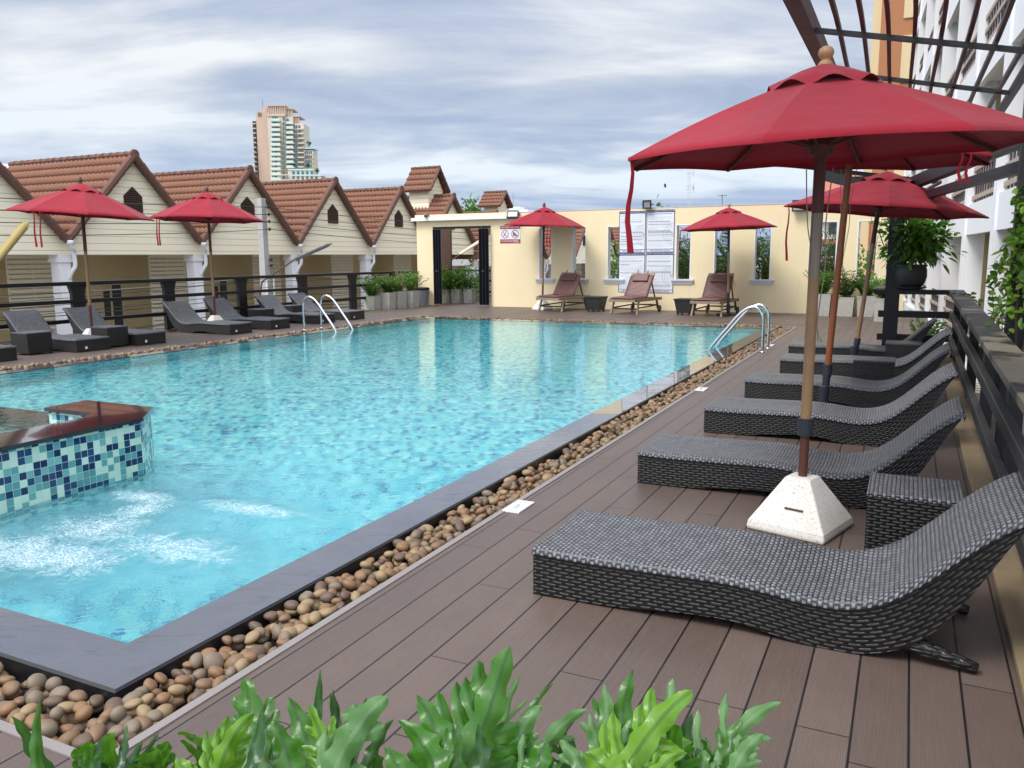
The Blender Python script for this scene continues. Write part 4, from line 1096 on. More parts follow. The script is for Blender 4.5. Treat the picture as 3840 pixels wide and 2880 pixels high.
# ------------------------------------------------------------------ teak loungers by the wall
def teak():
    th = thing('teak_lounger', 'x', 'sun lounger')
    w_ = .38
    b = MB()
    for sx in (-1, 1): b.box(sx*w_-.02, sx*w_+.02, 0, 1.85, .34, .42)
    b.box(-w_+.02, w_-.02, 0, .045, .345, .415); b.box(-w_+.02, w_-.02, 1.80, 1.845, .345, .415)
    b.box(-w_+.02, w_-.02, .86, .90, .345, .40)
    b.build('frame', 'teak', th, world=False, bevel=.004)
    b = MB()
    for k in range(9): b.box(-w_+.022, w_-.022, .08+k*.085, .14+k*.085, .402, .424)
    b.build('seat_slats', 'teak', th, world=False)
    for sx in (-1, 1):
        b = MB(); b.bar((sx*w_, .30, .36), (sx*(w_+.02), .16, 0), .045, .055); b.build('leg', 'teak', th, world=False)
        b = MB(); b.bar((sx*w_, 1.50, .36), (sx*w_, 1.60, .10), .045, .055); lg = b.build('leg', 'teak_dark', th, world=False)
        b = MB(); b.lathe([(.09, -.022), (.098, -.018), (.098, .018), (.09, .022)], 20, (sx*(w_+.05), 1.6, .098), Matrix.Rotation(PI/2, 4, 'Y')); b.lathe([(.02, -.03), (.02, .03)], 10, (sx*(w_+.05), 1.6, .098), Matrix.Rotation(PI/2, 4, 'Y')); b.build('wheel', 'teak_dark', th, world=False)
    b = MB(); b.bar((-w_, .22, .15), (w_, .22, .15), .03, .04); b.bar((-w_, 1.55, .2), (w_, 1.55, .2), .03, .04); b.bar((w_-.0, .24, .17), (w_, 1.52, .2), .025, .035); b.bar((-w_, .24, .17), (-w_, 1.52, .2), .025, .035); b.build('stretcher', 'teak_dark', th, world=False)
    bx = Matrix.Translation((0, .88, .43)) @ Matrix.Rotation(R(52), 4, 'X')
    b = MB()
    for sx in (-1, 1): b.box(sx*(w_-.05)-.025, sx*(w_-.05)+.025, 0, .86, -.02, .02, bx)
    b.box(-w_+.075, w_-.075, .79, .86, -.018, .018, bx)
    for k in range(10): b.box(-w_+.085+k*.06, -w_+.12+k*.06, .02, .79, -.012, .012, bx)
    b.build('backrest', 'teak', th, world=False)
    b = MB(); b.bar((w_-.06, 1.28, .85), (w_-.06, 1.52, .40), .03, .035); b.bar((-w_+.06, 1.28, .85), (-w_+.06, 1.52, .40), .03, .035); b.build('brace', 'teak_dark', th, world=False)
    # cushion: seat pad and back pad as one folded mattress with soft buckles
    pts = [(-.01, .432), (.2, .434), (.45, .432), (.7, .434), (.85, .440), (.92, .48), (1.02, .60), (1.14, .755), (1.26, .91), (1.36, 1.04)]
    P = spline([(0, y, z) for y, z in pts], 48); vs = []; fs = []; hw = w_-.01; nx = 12
    def ring_(i):
        p = P[i]; d = (P[min(i+1, 47)]-P[max(i-1, 0)]).normalized(); nrm = Vector((0, -d.z, d.y)); out = []
        end = min(1, i/2, (47-i)/2)
        buck = .010*math.sin(i*1.15)*(1 if 10 < i < 40 else .35)
        th_ = .052*(.55+.45*end)
        for k in range(nx+1):
            x = -hw+2*hw*k/nx; e = math.sqrt(max(0, 1-abs(2*k/nx-1)**6)); out.append(p+Vector((x, 0, 0))+nrm*(th_*(.35+.65*e)+buck*e*math.sin(k*1.1+.4)*.6))
        for k in range(nx, -1, -1):
            x = -hw+2*hw*k/nx; out.append(p+Vector((x, 0, 0))+nrm*.003)
        return out
    m = 2*(nx+1)
    for i in range(48): vs += ring_(i)
    for i in range(47):
        for k in range(m): fs.append((i*m+k, i*m+(k+1) % m, (i+1)*m+(k+1) % m, (i+1)*m+k))
    fs += [tuple(range(m)), tuple(47*m+k for k in range(m))[::-1]]
    b = MB(); b.mesh(vs, fs); b.build('cushion', 'cushion', th, smooth=True, world=False)
    b = MB(); q = Matrix.Translation((0, 1.24, .97)) @ Matrix.Rotation(R(52), 4, 'X')
    b.box(-.24, .24, -.13, .13, -.035, .05, q); pl = b.build('pillow', 'cushion', th, world=False, bevel=.035)
    for md in pl.modifiers: md.segments = 5
    for sx in (-1, 1):
        b = MB(); b.box(sx*.15-.012, sx*.15+.012, .13, .27, .016, .026, q); b.build('strap', 'cushion', pl, world=False)
    return th
TK = teak(); TK['group'] = 'teak loungers along the back wall'
TK.location = (-9.50, 22.02, 0); TK.rotation_euler = (0, 0, R(-9)); TK['label'] = 'teak lounger with brown cushion left of the rules boards, by the sign umbrella'
dup(TK, (-7.14, 21.72, 0), R(-8), 'teak lounger with brown cushion standing in front of the rules boards')
dup(TK, (-4.82, 21.60, 0), R(-5), 'teak lounger with brown cushion under the umbrella right of the rules boards')
o = MB(); o.bar((-9.5, 22.42, .49), (-9.33, 22.44, .49), .05, .02)
tag(o.build('phone', 'black_metal'), 'small dark phone lying on the brown cushion beside the no diving umbrella', 'phone')
def wall_table(x, y, label):
    th = thing('wicker_stool_table', label, 'side table', (x, y, 0), R(-6), 'small wicker tables by the back wall')
    b = MB(); vs = []; 
    for h, z in ((.19, .05), (.25, .40), (.265, .41), (.265, .435), (.25, .44)): vs += [(a*h, c*h, z) for a, c in ((-1, -1), (1, -1), (1, 1), (-1, 1))]
    b.mesh(vs, [(0, 1, 2, 3), (16, 17, 18, 19)]+[(r*4+k, r*4+(k+1) % 4, r*4+4+(k+1) % 4, r*4+4+k) for r in range(4) for k in range(4)]); b.build('basket_body', 'wicker_side', th, world=False)
    for a in (-1, 1):
        for c in (-1, 1): b = MB(); b.box(a*.165-.025, a*.165+.025, c*.165-.025, c*.165+.025, 0, .08); b.build('foot', 'black_metal', th, world=False)
wall_table(-8.26, 22.75, 'low black wicker table between the two left teak loungers')
wall_table(-5.50, 22.35, 'low black wicker table left of the rightmost teak lounger')

# ------------------------------------------------------------------ foliage helpers
def leafmesh(P, D, L, Wd, fold=.25, curl=.2):
    """P: n base points, D: n directions, L,Wd: n lengths/widths -> folded 2-part leaf blades"""
    n = len(P); P = np.asarray(P, float); D = np.asarray(D, float); D /= np.linalg.norm(D, axis=1)[:, None]
    L = np.broadcast_to(L, n)[:, None]; Wd = np.broadcast_to(Wd, n)[:, None]
    up = np.tile((0, 0, 1.0), (n, 1)) + rng.normal(0, .5, (n, 3))
    S = np.cross(D, up); S /= np.linalg.norm(S, axis=1)[:, None]+1e-9; N = np.cross(S, D)
    k = np.array((0, .35, .7, 1.0)); hw = (0.06, .5, .42, 0.02)
    V = []
    for f, h in zip(k, hw):
        c = P+D*L*f-np.array((0, 0, 1))*(L*curl*f*f)
        V += [c-S*Wd*h+N*Wd*fold*h, c, c+S*Wd*h+N*Wd*fold*h]
    V = np.stack(V, 1).reshape(-1, 3)
    base = (np.arange(n)*12)[:, None]
    fs = []
    for r in range(3):
        for c in range(2): fs.append(base+np.array((r*3+c, r*3+c+1, r*3+c+4, r*3+c+3)))
    return V, np.stack(fs, 1).reshape(-1, 4)
def np_obj(name, V, Fc, mat, parent=None, smooth=True):
    me = bpy.data.meshes.new(name); off = np.array(parent.location) if parent is not None else 0
    me.from_pydata((V-off).tolist(), [], Fc.tolist())
    if smooth: me.polygons.foreach_set('use_smooth', [True]*len(me.polygons))
    me.materials.append(M(mat)); o = bpy.data.objects.new(name, me); COL.objects.link(o)
    if parent is not None: o.parent = parent
    return o
def bush_pts(c, r, n, clumps=14, shell=.5):
    c = np.array(c); r = np.array(r)
    cc = rng.normal(size=(clumps, 3)); cc /= np.linalg.norm(cc, axis=1)[:, None]; cc *= rng.uniform(.3, .85, (clumps, 1))
    k = rng.integers(0, clumps, n); q = cc[k]+rng.normal(0, .24, (n, 3))
    P = c+q*r; D = q*(1, 1, .8)+rng.normal(0, .45, (n, 3))+(0, 0, .25)
    return P, D
def sprays(base, n, h, spread, per, lw):
    "upright stems with pinnate leaflets"
    P = []; D = []; stems = []
    for _ in range(n):
        a = rng.uniform(0, 2*PI); lean = rng.uniform(.1, 1)*spread; hh = h*rng.uniform(.6, 1.05)
        tip = np.array((math.cos(a)*lean, math.sin(a)*lean, hh)); s0 = np.array(base)+np.array((math.cos(a), math.sin(a), 0))*rng.uniform(0, .1)
        pts = [s0+tip*np.array((f**1.5, f**1.5, f)) for f in np.linspace(0, 1, 6)]; stems.append(pts)
        for f in np.linspace(.15, 1, per):
            p = s0+tip*np.array((f**1.5, f**1.5, f)); side = np.array((-math.sin(a), math.cos(a), 0))
            for sg in (-1, 1):
                P.append(p); D.append(side*sg*.8+np.array((math.cos(a)*.4, math.sin(a)*.4, .55))+rng.normal(0, .25, 3))
    return P, D, stems
def stems_obj(stems, rad, mat, parent, name='stem'):
    b = MB()
    for s in stems: b.tube(s, rad, 5)
    return b.build(name, mat, parent, uv=False)

# ------------------------------------------------------------------ planters
def planter(name, x, y, w_, h, ph, label, group, kind='fern', mat='leaf_shrub', pot='concrete_pot'):
    th = thing(name, label, 'potted plant', (x, y, 0), 0, group)
    b = MB(); o = w_/2; i = o-.035; t = o*.86
    vs = [(a*t, c*t, 0) for a, c in ((-1, -1), (1, -1), (1, 1), (-1, 1))]+[(a*o, c*o, h) for a, c in ((-1, -1), (1, -1), (1, 1), (-1, 1))]+[(a*i, c*i, h) for a, c in ((-1, -1), (1, -1), (1, 1), (-1, 1))]+[(a*i, c*i, h-.06) for a, c in ((-1, -1), (1, -1), (1, 1), (-1, 1))]
    b.mesh(vs, [(3, 2, 1, 0)]+[(r*4+k, r*4+(k+1) % 4, r*4+4+(k+1) % 4, r*4+4+k) for r in range(3) for k in range(4)])
    b.build('pot', pot, th, world=False)
    b = MB(); b.face([(a*i, c*i, h-.058) for a, c in ((-1, -1), (1, -1), (1, 1), (-1, 1))]); b.build('soil', 'soil', th, world=False)
    base = (x, y, h-.05)
    if kind == 'fern':
        P, D, st = sprays(base, 46, ph, ph*.75, 9, 1)
        V, Fc = leafmesh(P, D, rng.uniform(.08, .15, len(P)), rng.uniform(.022, .04, len(P)))
        np_obj('foliage', V, Fc, mat, th); stems_obj(st[:30], .004, 'bark', th)
    elif kind == 'bush':
        P, D = bush_pts((x, y, h+ph*.5), (ph*.62, ph*.62, ph*.6), 900, 18)
        V, Fc = leafmesh(P, D, rng.uniform(.06, .12, len(P)), rng.uniform(.03, .05, len(P)))
        np_obj('foliage', V, Fc, mat, th); stems_obj([[base, (x+.05*k, y, h+ph*.6)] for k in range(-2, 3)], .01, 'bark', th)
    else:
        n = 16; P = np.array(base)+rng.normal(0, .07, (n, 3))*(1, 1, 0); D = rng.normal(0, .16, (n, 3))*(1, 1, 0)+(0, 0, 1)
        V, Fc = leafmesh(P, D, rng.uniform(ph*.6, ph*1.1, n), .06, .3, 0.0); np_obj('foliage', V, Fc, 'leaf_olive', th)
        P, D, st = sprays(base, 20, ph*.55, ph*.4, 8, 1); V, Fc = leafmesh(P, D, .1, .025); np_obj('undergrowth', V, Fc, 'leaf_olive', th)
    return th
GP = 'potted ferns in tall concrete boxes'
planter('planter_box', -15.05, 21.12, .42, .42, .68, 'square concrete pot with a bright bushy fern, farthest left by the dark rail', GP, 'fern', 'leaf_tree')
planter('planter_box', -14.76, 21.56, .38, .52, .50, 'concrete pot with a small fern beside the bushiest pot plant', GP, 'fern')
planter('planter_box', -14.66, 22.02, .40, .54, .75, 'concrete pot with tall upright spiky blades', GP, 'snake')
planter('planter_box', -14.52, 22.52, .42, .54, .62, 'concrete pot with a dark bushy plant beside the grey bin', GP, 'fern')
for x, y, lb in ((-14.80, 25.15, 'concrete pot with shrub behind the gateway, beside the dark screen'), (-14.40, 25.35, 'middle concrete pot with shrub seen through the gateway'), (-13.98, 25.5, 'rightmost concrete pot with shrub seen through the gateway')):
    planter('planter_box', x, y, .36, .48, .66, lb, GP, 'bush', 'leaf_tree')
planter('planter_box', -2.06, 23.22, .44, .58, .62, 'white box pot with fern, left end of the row below the wall openings', GP, 'fern')
planter('planter_box', -1.50, 23.30, .46, .50, .72, 'stained concrete box pot with the tallest dark fern below the wall openings', GP, 'fern', 'leaf_dark')
planter('planter_box', -1.00, 23.38, .44, .54, .48, 'concrete box pot with low fern below the rightmost wall opening', GP, 'fern')
planter('planter_box', -.55, 21.78, .42, .56, .55, 'white tapered pot with fern just left of the black rail corner post', GP, 'fern')
# grey bin
th = thing('waste_bin', 'round grey plastic bin with a black liner beside the gateway', 'bin', (-14.74, 23.56, 0))
b = MB(); b.lathe([(.17, 0), (.235, .56), (.225, .56), (.21, .5)], 24, (-14.74, 23.56, 0)); b.build('bin_body', 'grey_plastic', th, smooth=False)
b = MB(); b.lathe([(.24, .52), (.25, .55), (.24, .60), (.22, .60), (.2, .5)], 24, (-14.74, 23.56, 0)); b.build('liner', 'black_metal', th)
# strip of turf by the left rail
b = MB(); b.face([(-15.05, 18.6, .006), (-14.55, 19.0, .006), (-14.7, 21.0, .006), (-15.05, 21.3, .006)])
tag(b.build('artificial_turf', 'turf', recalc=False), 'strip of green turf on the far left deck by the rail', 'turf', kind='stuff')

# ------------------------------------------------------------------ railings
def rail_run(th, a, bq, posts, zs=(1.16, .80, .41), pw=.28, wtop=.20, mt='black_metal'):
    a = Vector(a); bq = Vector(bq)
    for k, z in enumerate(zs):
        b = MB(); b.bar((a.x, a.y, z-.035), (bq.x, bq.y, z-.035), wtop if k == 0 else .10, .075); b.build('top_rail' if k == 0 else 'rail', mt, th, bevel=.008)
    for f in posts:
        p = a.lerp(bq, f); b = MB()
        q = Matrix.Translation((p.x, p.y, 0)) @ Matrix.Rotation(math.atan2(bq.y-a.y, bq.x-a.x), 4, 'Z')
        b.prism([(-pw/2, 0), (pw/2, 0), (pw/2, .92), (pw/2+.05, zs[0]-.075), (-pw/2-.05, zs[0]-.075), (-pw/2, .92)], 1, -.045, .045)
        b.v = [tuple(q @ Vector(v)) for v in b.v]; b.build('post', mt, th)
th = thing('deck_railing', 'long black railing along the far left edge of the deck', 'railing', (-15.17, 13, 0))
ys = [4.3, 6.55, 8.85, 11.15, 13.43, 15.7, 18.0, 20.3, 22.5]; ya, yb = 2.2, 23.82
rail_run(th, (-15.17, ya, 0), (-15.17, yb, 0), [(y-ya)/(yb-ya) for y in ys])
th = thing('deck_railing', 'short black railing seen through the gateway', 'railing', (-13.4, 26.1, 0))
rail_run(th, (-14.9, 26.1, 0), (-11.5, 26.1, 0), [.05, .95], pw=.16, wtop=.14)
# right-hand railing: worn flat cap, slanting mid rails
th = thing('deck_railing', 'dark weathered railing with a broad worn top rail along the right deck edge', 'railing', (.66, 9, 0))
xr = .645
b = MB(); b.bar((xr, 1.2, .78), (xr, 14.24, 1.03), .21, .06); b.build('top_rail', 'worn_rail', th, bevel=.008)
b = MB(); b.bar((xr, 14.14, 1.025), (-.50, 14.14, 1.025), .20, .07); b.build('top_rail', 'black_metal', th, bevel=.008)
for z in (.70, .34):
    b = MB(); b.bar((xr-.05, 1.2, z-.22), (xr-.05, 14.1, z), .06, .10); b.build('rail', 'grey_rail', th, bevel=.006)
    b = MB(); b.bar((xr, 14.12, z-.02), (-.42, 14.12, z-.02), .09, .10); b.build('rail', 'black_metal', th, bevel=.006)
for y in (2.4, 4.4, 6.2, 8.2, 10.2, 12.2, 14.1):
    b = MB(); b.box(xr-.02, xr+.07, y-.09, y+.09, -.3, .74+.0192*(y-1.2)); b.build('post', 'black_metal', th)
b = MB(); b.box(-.5, -.48, 14.0, 15.6, 1.0, 1.07); b.box(-.48, -.3, 14.25, 15.6, 1.0, 1.07); b.build('return_rail', 'black_metal', th)
b = MB(); b.box(.462, .655, -1.5, 16, -.06, .035)
tag(b.build('edge_kerb', 'kerb_stone', bevel=.008), 'rough tan kerb along the right edge of the deck under the loungers', 'kerb')
# pergola ------------------------------------------------
pg = thing('pergola', 'dark pergola of curved slats above the right umbrellas', 'pergola', (.2, 9, 0))
def rz_(x, y): return 3.72-.215*(x+.94) + (.10*math.sin((y-7.2)*1.5) if 7.2 < y < 9.3 else 0)*0
b = MB(); b.box(-.34, -.13, 14.02, 14.22, -.02, 2.62); b.build('post', 'black_metal', pg)
b = MB(); b.box(.80, .95, 8.5, 8.65, -.5, 3.30); b.build('post', 'pergola_paint', pg)
b = MB(); b.bar((-1.0, 1.6, 3.72), (-1.0, 13.2, 3.72), .13, .17); b.build('beam', 'pergola_red', pg)
b = MB(); b.bar((.86, 1.6, 3.30), (.86, 13.2, 3.30), .06, .09); b.build('beam', 'pergola_paint', pg)
for k in range(8):
    x = -.757+.2145*k
    P = [(x+(.022*math.sin((y-6)*.9)), y, rz_(x, y)+.035*math.sin((y-5)*.75)) for y in np.linspace(1.6, 13.2, 24)]
    b = MB()
    for i in range(23): b.bar(P[i], P[i+1], .035, .05)
    b.build('slat', 'pergola_red', pg)
for y in (2.5, 4.5, 6.5, 8.5, 10.5, 12.6):
    b = MB(); b.bar((-.95, y, rz_(-.95, y)-.045), (.85, y, rz_(.85, y)-.045), .045, .045); b.build('cross_bar', 'black_metal', pg)
b = MB(); b.bar((-.30, 14.1, 2.56), (.86, 8.58, 2.62), .12, .15); b.build('beam', 'black_metal', pg)
b = MB(); b.bar((-.25, 14.1, 2.36), (.84, 8.62, 2.36), .08, .10); b.build('beam', 'black_metal', pg)
b = MB(); b.bar((-1.35, 14.3, 2.86), (-.2, 14.2, 2.50), .10, .16); b.bar((-1.35, 14.3, 2.95), (.3, 15.2, 2.75), .06, .06)
for k in range(6): b.bar((-1.2+k*.25, 14.25, 2.86-k*.07), (-1.0+k*.27, 15.2, 2.9-k*.03), .035, .05)
b.build('far_bracket', 'black_metal', pg)
b = MB(); b.bar((.95, 8.58, .88), (3.5, 8.3, .84), .08, .10); b.build('tie_beam', 'black_metal', pg)
# hanging strings by the near post
for k in range(9):
    x = .96+.05*k; y = 8.45+rng.uniform(-.1, .3)
    b = MB(); b.tube(spline([(x-.05, y, 3.1), (x-.04+rng.normal(0, .02), y, 2.0), (x+rng.normal(0, .05), y, .6+.1*k*(k % 3))], 12), .0028, 5)
    tag(b.build('string', 'cord'), 'thin pale string hanging beside the vine covered post', 'string', 'strings hanging by the vine post')
# vine on the near post
th = thing('climbing_vine', 'yellow-green climbing vine on the dark post at the right edge', 'climbing plant', (.9, 8.6, 0))
Pv = []; Dv = []
for _ in range(70):
    a = rng.uniform(0, 2*PI); z0 = rng.uniform(1.35, 2.25); p = np.array((.88+.12*math.cos(a), 8.5+.12*math.sin(a), z0)); d = np.array((rng.normal(.12, .3), rng.normal(-.1, .3), rng.uniform(-.5, .35)))
    for f in np.linspace(.2, 1, 14): Pv.append(p+d*f*.55+(0, 0, -.25*f*f)); Dv.append(rng.normal(0, 1, 3)+(0, -.4, -.3))
V, Fc = leafmesh(Pv, Dv, rng.uniform(.05, .10, len(Pv)), rng.uniform(.035, .06, len(Pv))); np_obj('foliage', V, Fc, 'leaf_vine', th)
P, D = bush_pts((1.15, 8.25, 1.72), (.34, .25, .42), 420, 10); V, Fc = leafmesh(P, D, rng.uniform(.09, .16, len(P)), rng.uniform(.05, .08, len(P))); np_obj('broad_foliage', V, Fc, 'leaf_shrub', th)
stems_obj([spline([(.86, 8.45, .2), (.95, 8.42, 1.0), (.84, 8.45, 1.8), (.93, 8.5, 2.6)], 14), spline([(.95, 8.47, .2), (.86, 8.42, 1.2), (.97, 8.5, 2.4)], 14)], .01, 'bark', th)
b = MB()
for k in range(5): b.lathe([(.004, 0), (.02, .012), (.018, .03), (.004, .045)], 8, (.90+.012*k, 8.2, 1.93-.022*k))
b.build('flower_spike', 'red_petal', th)
# big potted plant on the rail corner
px, py, pz = .0, 14.12, 1.06
th = thing('potted_shrub', 'big leafy shrub in a dark round pot standing on the black rail corner', 'potted plant', (px, py, pz))
b = MB(); b.lathe([(.15, .035), (.21, .10), (.235, .20), (.23, .30), (.215, .345), (.232, .36), (.232, .385), (.205, .385), (.2, .33)], 28, (px, py, pz)); b.build('pot', 'pot_dark', th, smooth=True)
b = MB(); b.lathe([(.13, 0), (.235, .03), (.24, .045), (.2, .04)], 24, (px, py, pz)); b.build('saucer', 'pot_dark', th)
P, D = bush_pts((px, py, pz+.78), (.52, .42, .36), 1500, 26); V, Fc = leafmesh(P, D, rng.uniform(.09, .16, len(P)), rng.uniform(.045, .07, len(P)), .2, .35); np_obj('foliage', V, Fc, 'leaf_shrub', th)
stems_obj([spline([(px+.05*k, py+.03*(k % 2), pz+.33), (px+.12*k, py, pz+.6), (px+.16*k, py-.05, pz+.9)], 8) for k in range(-3, 4)], .008, 'bark', th)
# small plants growing beyond the rail
for x, y, z, h, n, lb in ((.30, 15.0, .05, .52, 9, 'leafy young shrub growing beyond the black rail corner'), (.95, 13.2, .35, .85, 7, 'leafy stem rising beyond the right rail below the white columns'), (1.05, 11.2, .3, .95, 5, 'thin leafy stem showing above the worn top rail'), (.80, 6.0, -.5, .55, 8, 'low green plant beyond the kerb behind the second lounger'), (.82, 3.6, -.3, .5, 8, 'low green plant beyond the kerb near the closest lounger head')):
    th = thing('rail_plant', lb, 'plant', (x, y, z-.4)); P, D, st = sprays((x, y, z-.05), n, h, .34, 11, 1)
    V, Fc = leafmesh(P, D, rng.uniform(.07, .12, len(P)), rng.uniform(.045, .07, len(P))); np_obj('foliage', V, Fc, 'leaf_shrub', th); stems_obj(st, .005, 'bark', th)
    b = MB(); b.lathe([(.10, 0), (.15, .36), (.14, .36)], 16, (x, y, z-.4)); b.build('pot', 'pot_dark', th)

# ------------------------------------------------------------------ foreground fern in a planter
def frond(parent, tip, base, wd, lobes, mat, bend=.12, d=(.95, .95), seed=0, blade=False):
    r = random.Random(seed)
    A = at(base[0], base[1], d[0]); B = at(tip[0], tip[1], d[1])
    ax = B-A; L = ax.length
    view = ((A+B)/2-Vector((0, 0, HC))).normalized()
    side = ax.cross(view).normalized(); nrm = side.cross(ax.normalized())
    tw = r.uniform(-.55, .55); side = (side*math.cos(tw)+nrm*math.sin(tw)).normalized(); nrm = side.cross(ax.normalized())
    bd = bend*r.choice((-1, 1))
    mid = lambda f: A+ax*f+side*(bd*L*math.sin(PI*f)*.6)+nrm*(L*.12*math.sin(PI*f*.9))-Vector((0, 0, 1))*(L*.10*max(0, f-.7)**2*6)
    b = MB(); N = 26
    # central blade
    rows = []
    for i in range(N+1):
        f = i/N
        if blade: w_ = wd*math.sin(PI*min(1, .18+f*.82))**.8*(1-.25*f)
        else:
            w_ = wd*(.42+.30*math.sin(PI*min(1, .1+f*.9)))
            if f > .80: w_ *= max(.04, math.sqrt(max(0, 1-((f-.80)/.20)**2)))
        w_ *= 1+.13*math.sin(f*27+seed)
        rip = .30*w_*math.sin(f*21+seed*2)
        rows.append((mid(f), w_, rip))
    K = (-1, -.6, -.12, .12, .6, 1); m_ = len(K)
    def sheet(rows_, sd, nn, curlz):
        vs = []; uv = []
        for i, (c, w_, rip) in enumerate(rows_):
            for k in K:
                vs.append(c+sd*(w_*k)+nn*(abs(k)**1.3*w_*curlz+rip*k)); uv.append((w_*k, i/len(rows_)*L))
        b.mesh(vs, [(i*m_+k, i*m_+k+1, i*m_+k+m_+1, i*m_+k+m_) for i in range(len(rows_)-1) for k in range(m_-1)], uv)
    sheet(rows, side, nrm, .32)
    for j in range(lobes):
        f = .06+.46*j/max(1, lobes-1) if lobes > 1 else .30
        for sg in (-1, 1):
            if lobes > 2 and r.random() < .1: continue
            f2 = min(.74, max(.05, f+r.uniform(-.03, .03)+(.06 if sg > 0 else 0))); c = mid(f2)
            ll = L*r.uniform(.34, .48)*(1.05-.8*f2); an = r.uniform(.72, 1.0)
            d0 = (mid(min(1, f2+.05))-mid(f2)).normalized()
            dr = (d0*math.cos(an)+side*sg*math.sin(an)).normalized(); out = side*sg
            n2 = nrm; sd2 = dr.cross(n2).normalized()
            ww = wd*r.uniform(.30, .40); lr = []; m = 12
            for i in range(m+1):
                g = i/m; w_ = ww*(.80+.40*math.sin(PI*g*.85))*(1 if g < .72 else math.sqrt(max(0.002, 1-((g-.72)/.28)**2)))
                w_ *= 1+.12*math.sin(g*15+j*2+seed)
                p = c+dr*ll*g+d0*ll*.30*g*g+n2*(ll*(.10*math.sin(PI*g)+.12*g*r.uniform(.6, 1))+.0006*(j+1))-Vector((0, 0, 1))*ll*.10*g*g
                lr.append((p, w_, -.28*w_*math.sin(g*13+j)))
            sheet(lr, sd2, n2, .30)
    return b.build('frond', mat, parent, smooth=True, recalc=False)
FR = [ # clump, tip px, base px, half width, lobes, material, bend, depths, blade
 (0, (37, 2672), (215, 2990), .011, 0, 'frond_dark', .05, (.95, .92), 1), (0, (157, 2598), (150, 2990), .009, 0, 'frond_green', .02, (.9, .95), 1),
 (0, (470, 2700), (380, 3000), .008, 0, 'frond_dark', .06, (.9, .95), 1), (0, (540, 2765), (430, 3000), .010, 0, 'frond_dark', .06, (.9, .95), 1), (0, (600, 2730), (470, 3000), .007, 0, 'frond_dark', .05, (.95, 1.0), 1), (0, (330, 2790), (330, 3000), .008, 2, 'frond_green', .04, (.9, .9), 0),
 (1, (910, 2512), (880, 2960), .021, 4, 'frond_green', .06, (.92, 1.0), 0), (1, (960, 2655), (800, 2990), .015, 4, 'frond_lime', .08, (.85, .92), 0), (1, (977, 2634), (890, 2990), .011, 0, 'frond_dark', .03, (.84, .88), 1), (1, (1193, 2485), (1150, 2960), .010, 0, 'frond_dark', .05, (1.0, 1.05), 1), (1, (660, 2830), (720, 3020), .014, 3, 'frond_lime', .05, (.85, .88), 0), (1, (770, 2800), (800, 3040), .012, 3, 'frond_green', .05, (.88, .9), 0),
 (2, (1078, 2586), (1210, 2990), .022, 1, 'frond_green', .05, (.88, .95), 1), (2, (1032, 2680), (1120, 3000), .018, 0, 'frond_green', .05, (.86, .9), 1), (2, (1234, 2578), (1260, 2960), .011, 0, 'frond_dark', .05, (1.0, 1.04), 1), (2, (1254, 2562), (1310, 2960), .011, 0, 'frond_dark', .08, (1.0, 1.04), 1), (2, (1375, 2600), (1290, 2920), .010, 0, 'frond_dark', .05, (1.0, 1.04), 1), (2, (1460, 2588), (1215, 2985), .023, 2, 'frond_pale', .06, (.84, .92), 0), (2, (1150, 2625), (1260, 2960), .010, 3, 'frond_lime', .06, (.86, .9), 0), (2, (1480, 2680), (1350, 2940), .010, 0, 'frond_dark', .05, (1.0, 1.04), 1),
 (3, (1920, 2385), (1690, 2985), .026, 5, 'frond_green', .10, (.86, 1.0), 0), (3, (1560, 2582), (1700, 2960), .023, 1, 'frond_green', .07, (.84, .9), 1), (3, (1484, 2680), (1660, 2985), .022, 1, 'frond_green', .06, (.82, .88), 1), (3, (1440, 2782), (1600, 3000), .020, 0, 'frond_green', .06, (.82, .86), 1), (3, (2030, 2624), (1860, 2985), .016, 3, 'frond_pale', .08, (.95, 1.0), 0), (3, (2079, 2538), (1880, 2960), .009, 0, 'frond_green', .10, (1.0, 1.06), 1), (3, (2209, 2640), (1950, 2990), .013, 3, 'frond_pale', .06, (.92, .98), 0), (3, (1960, 2510), (1880, 2950), .008, 2, 'frond_pale', .05, (1.03, 1.08), 0), (3, (1790, 2700), (1790, 3000), .012, 0, 'frond_dark', .03, (.82, .84), 1), (3, (2040, 2760), (1950, 3020), .020, 3, 'frond_green', .06, (.86, .9), 0),
 (4, (2380, 2482), (2330, 2960), .019, 1, 'frond_green', .04, (.95, 1.02), 1), (4, (2266, 2545), (2330, 2940), .017, 1, 'frond_pale', .06, (.95, 1.0), 1), (4, (2213, 2660), (2330, 2960), .015, 1, 'frond_pale', .06, (.92, .96), 1), (4, (2605, 2552), (2290, 2990), .020, 5, 'frond_lime', .06, (.84, .94), 0), (4, (2520, 2520), (2400, 2900), .010, 1, 'frond_pale', .05, (1.0, 1.06), 0), (4, (2600, 2660), (2535, 2990), .014, 0, 'frond_dark', .03, (.92, .95), 1), (4, (2190, 2810), (2330, 2990), .022, 2, 'frond_lime', .06, (.82, .86), 0), (4, (2560, 2810), (2360, 3000), .012, 2, 'frond_lime', .08, (.82, .86), 0), (4, (2100, 2760), (2240, 3000), .012, 2, 'frond_pale', .06, (.9, .94), 0),
 (5, (2940, 2608), (2640, 2990), .015, 4, 'frond_pale', .08, (.95, 1.02), 0), (5, (2783, 2677), (2620, 2985), .013, 3, 'frond_green', .06, (.92, .97), 0), (5, (2868, 2738), (2720, 2990), .013, 2, 'frond_pale', .06, (.9, .94), 0), (5, (2640, 2800), (2600, 3010), .012, 2, 'frond_pale', .05, (.9, .92), 0)]
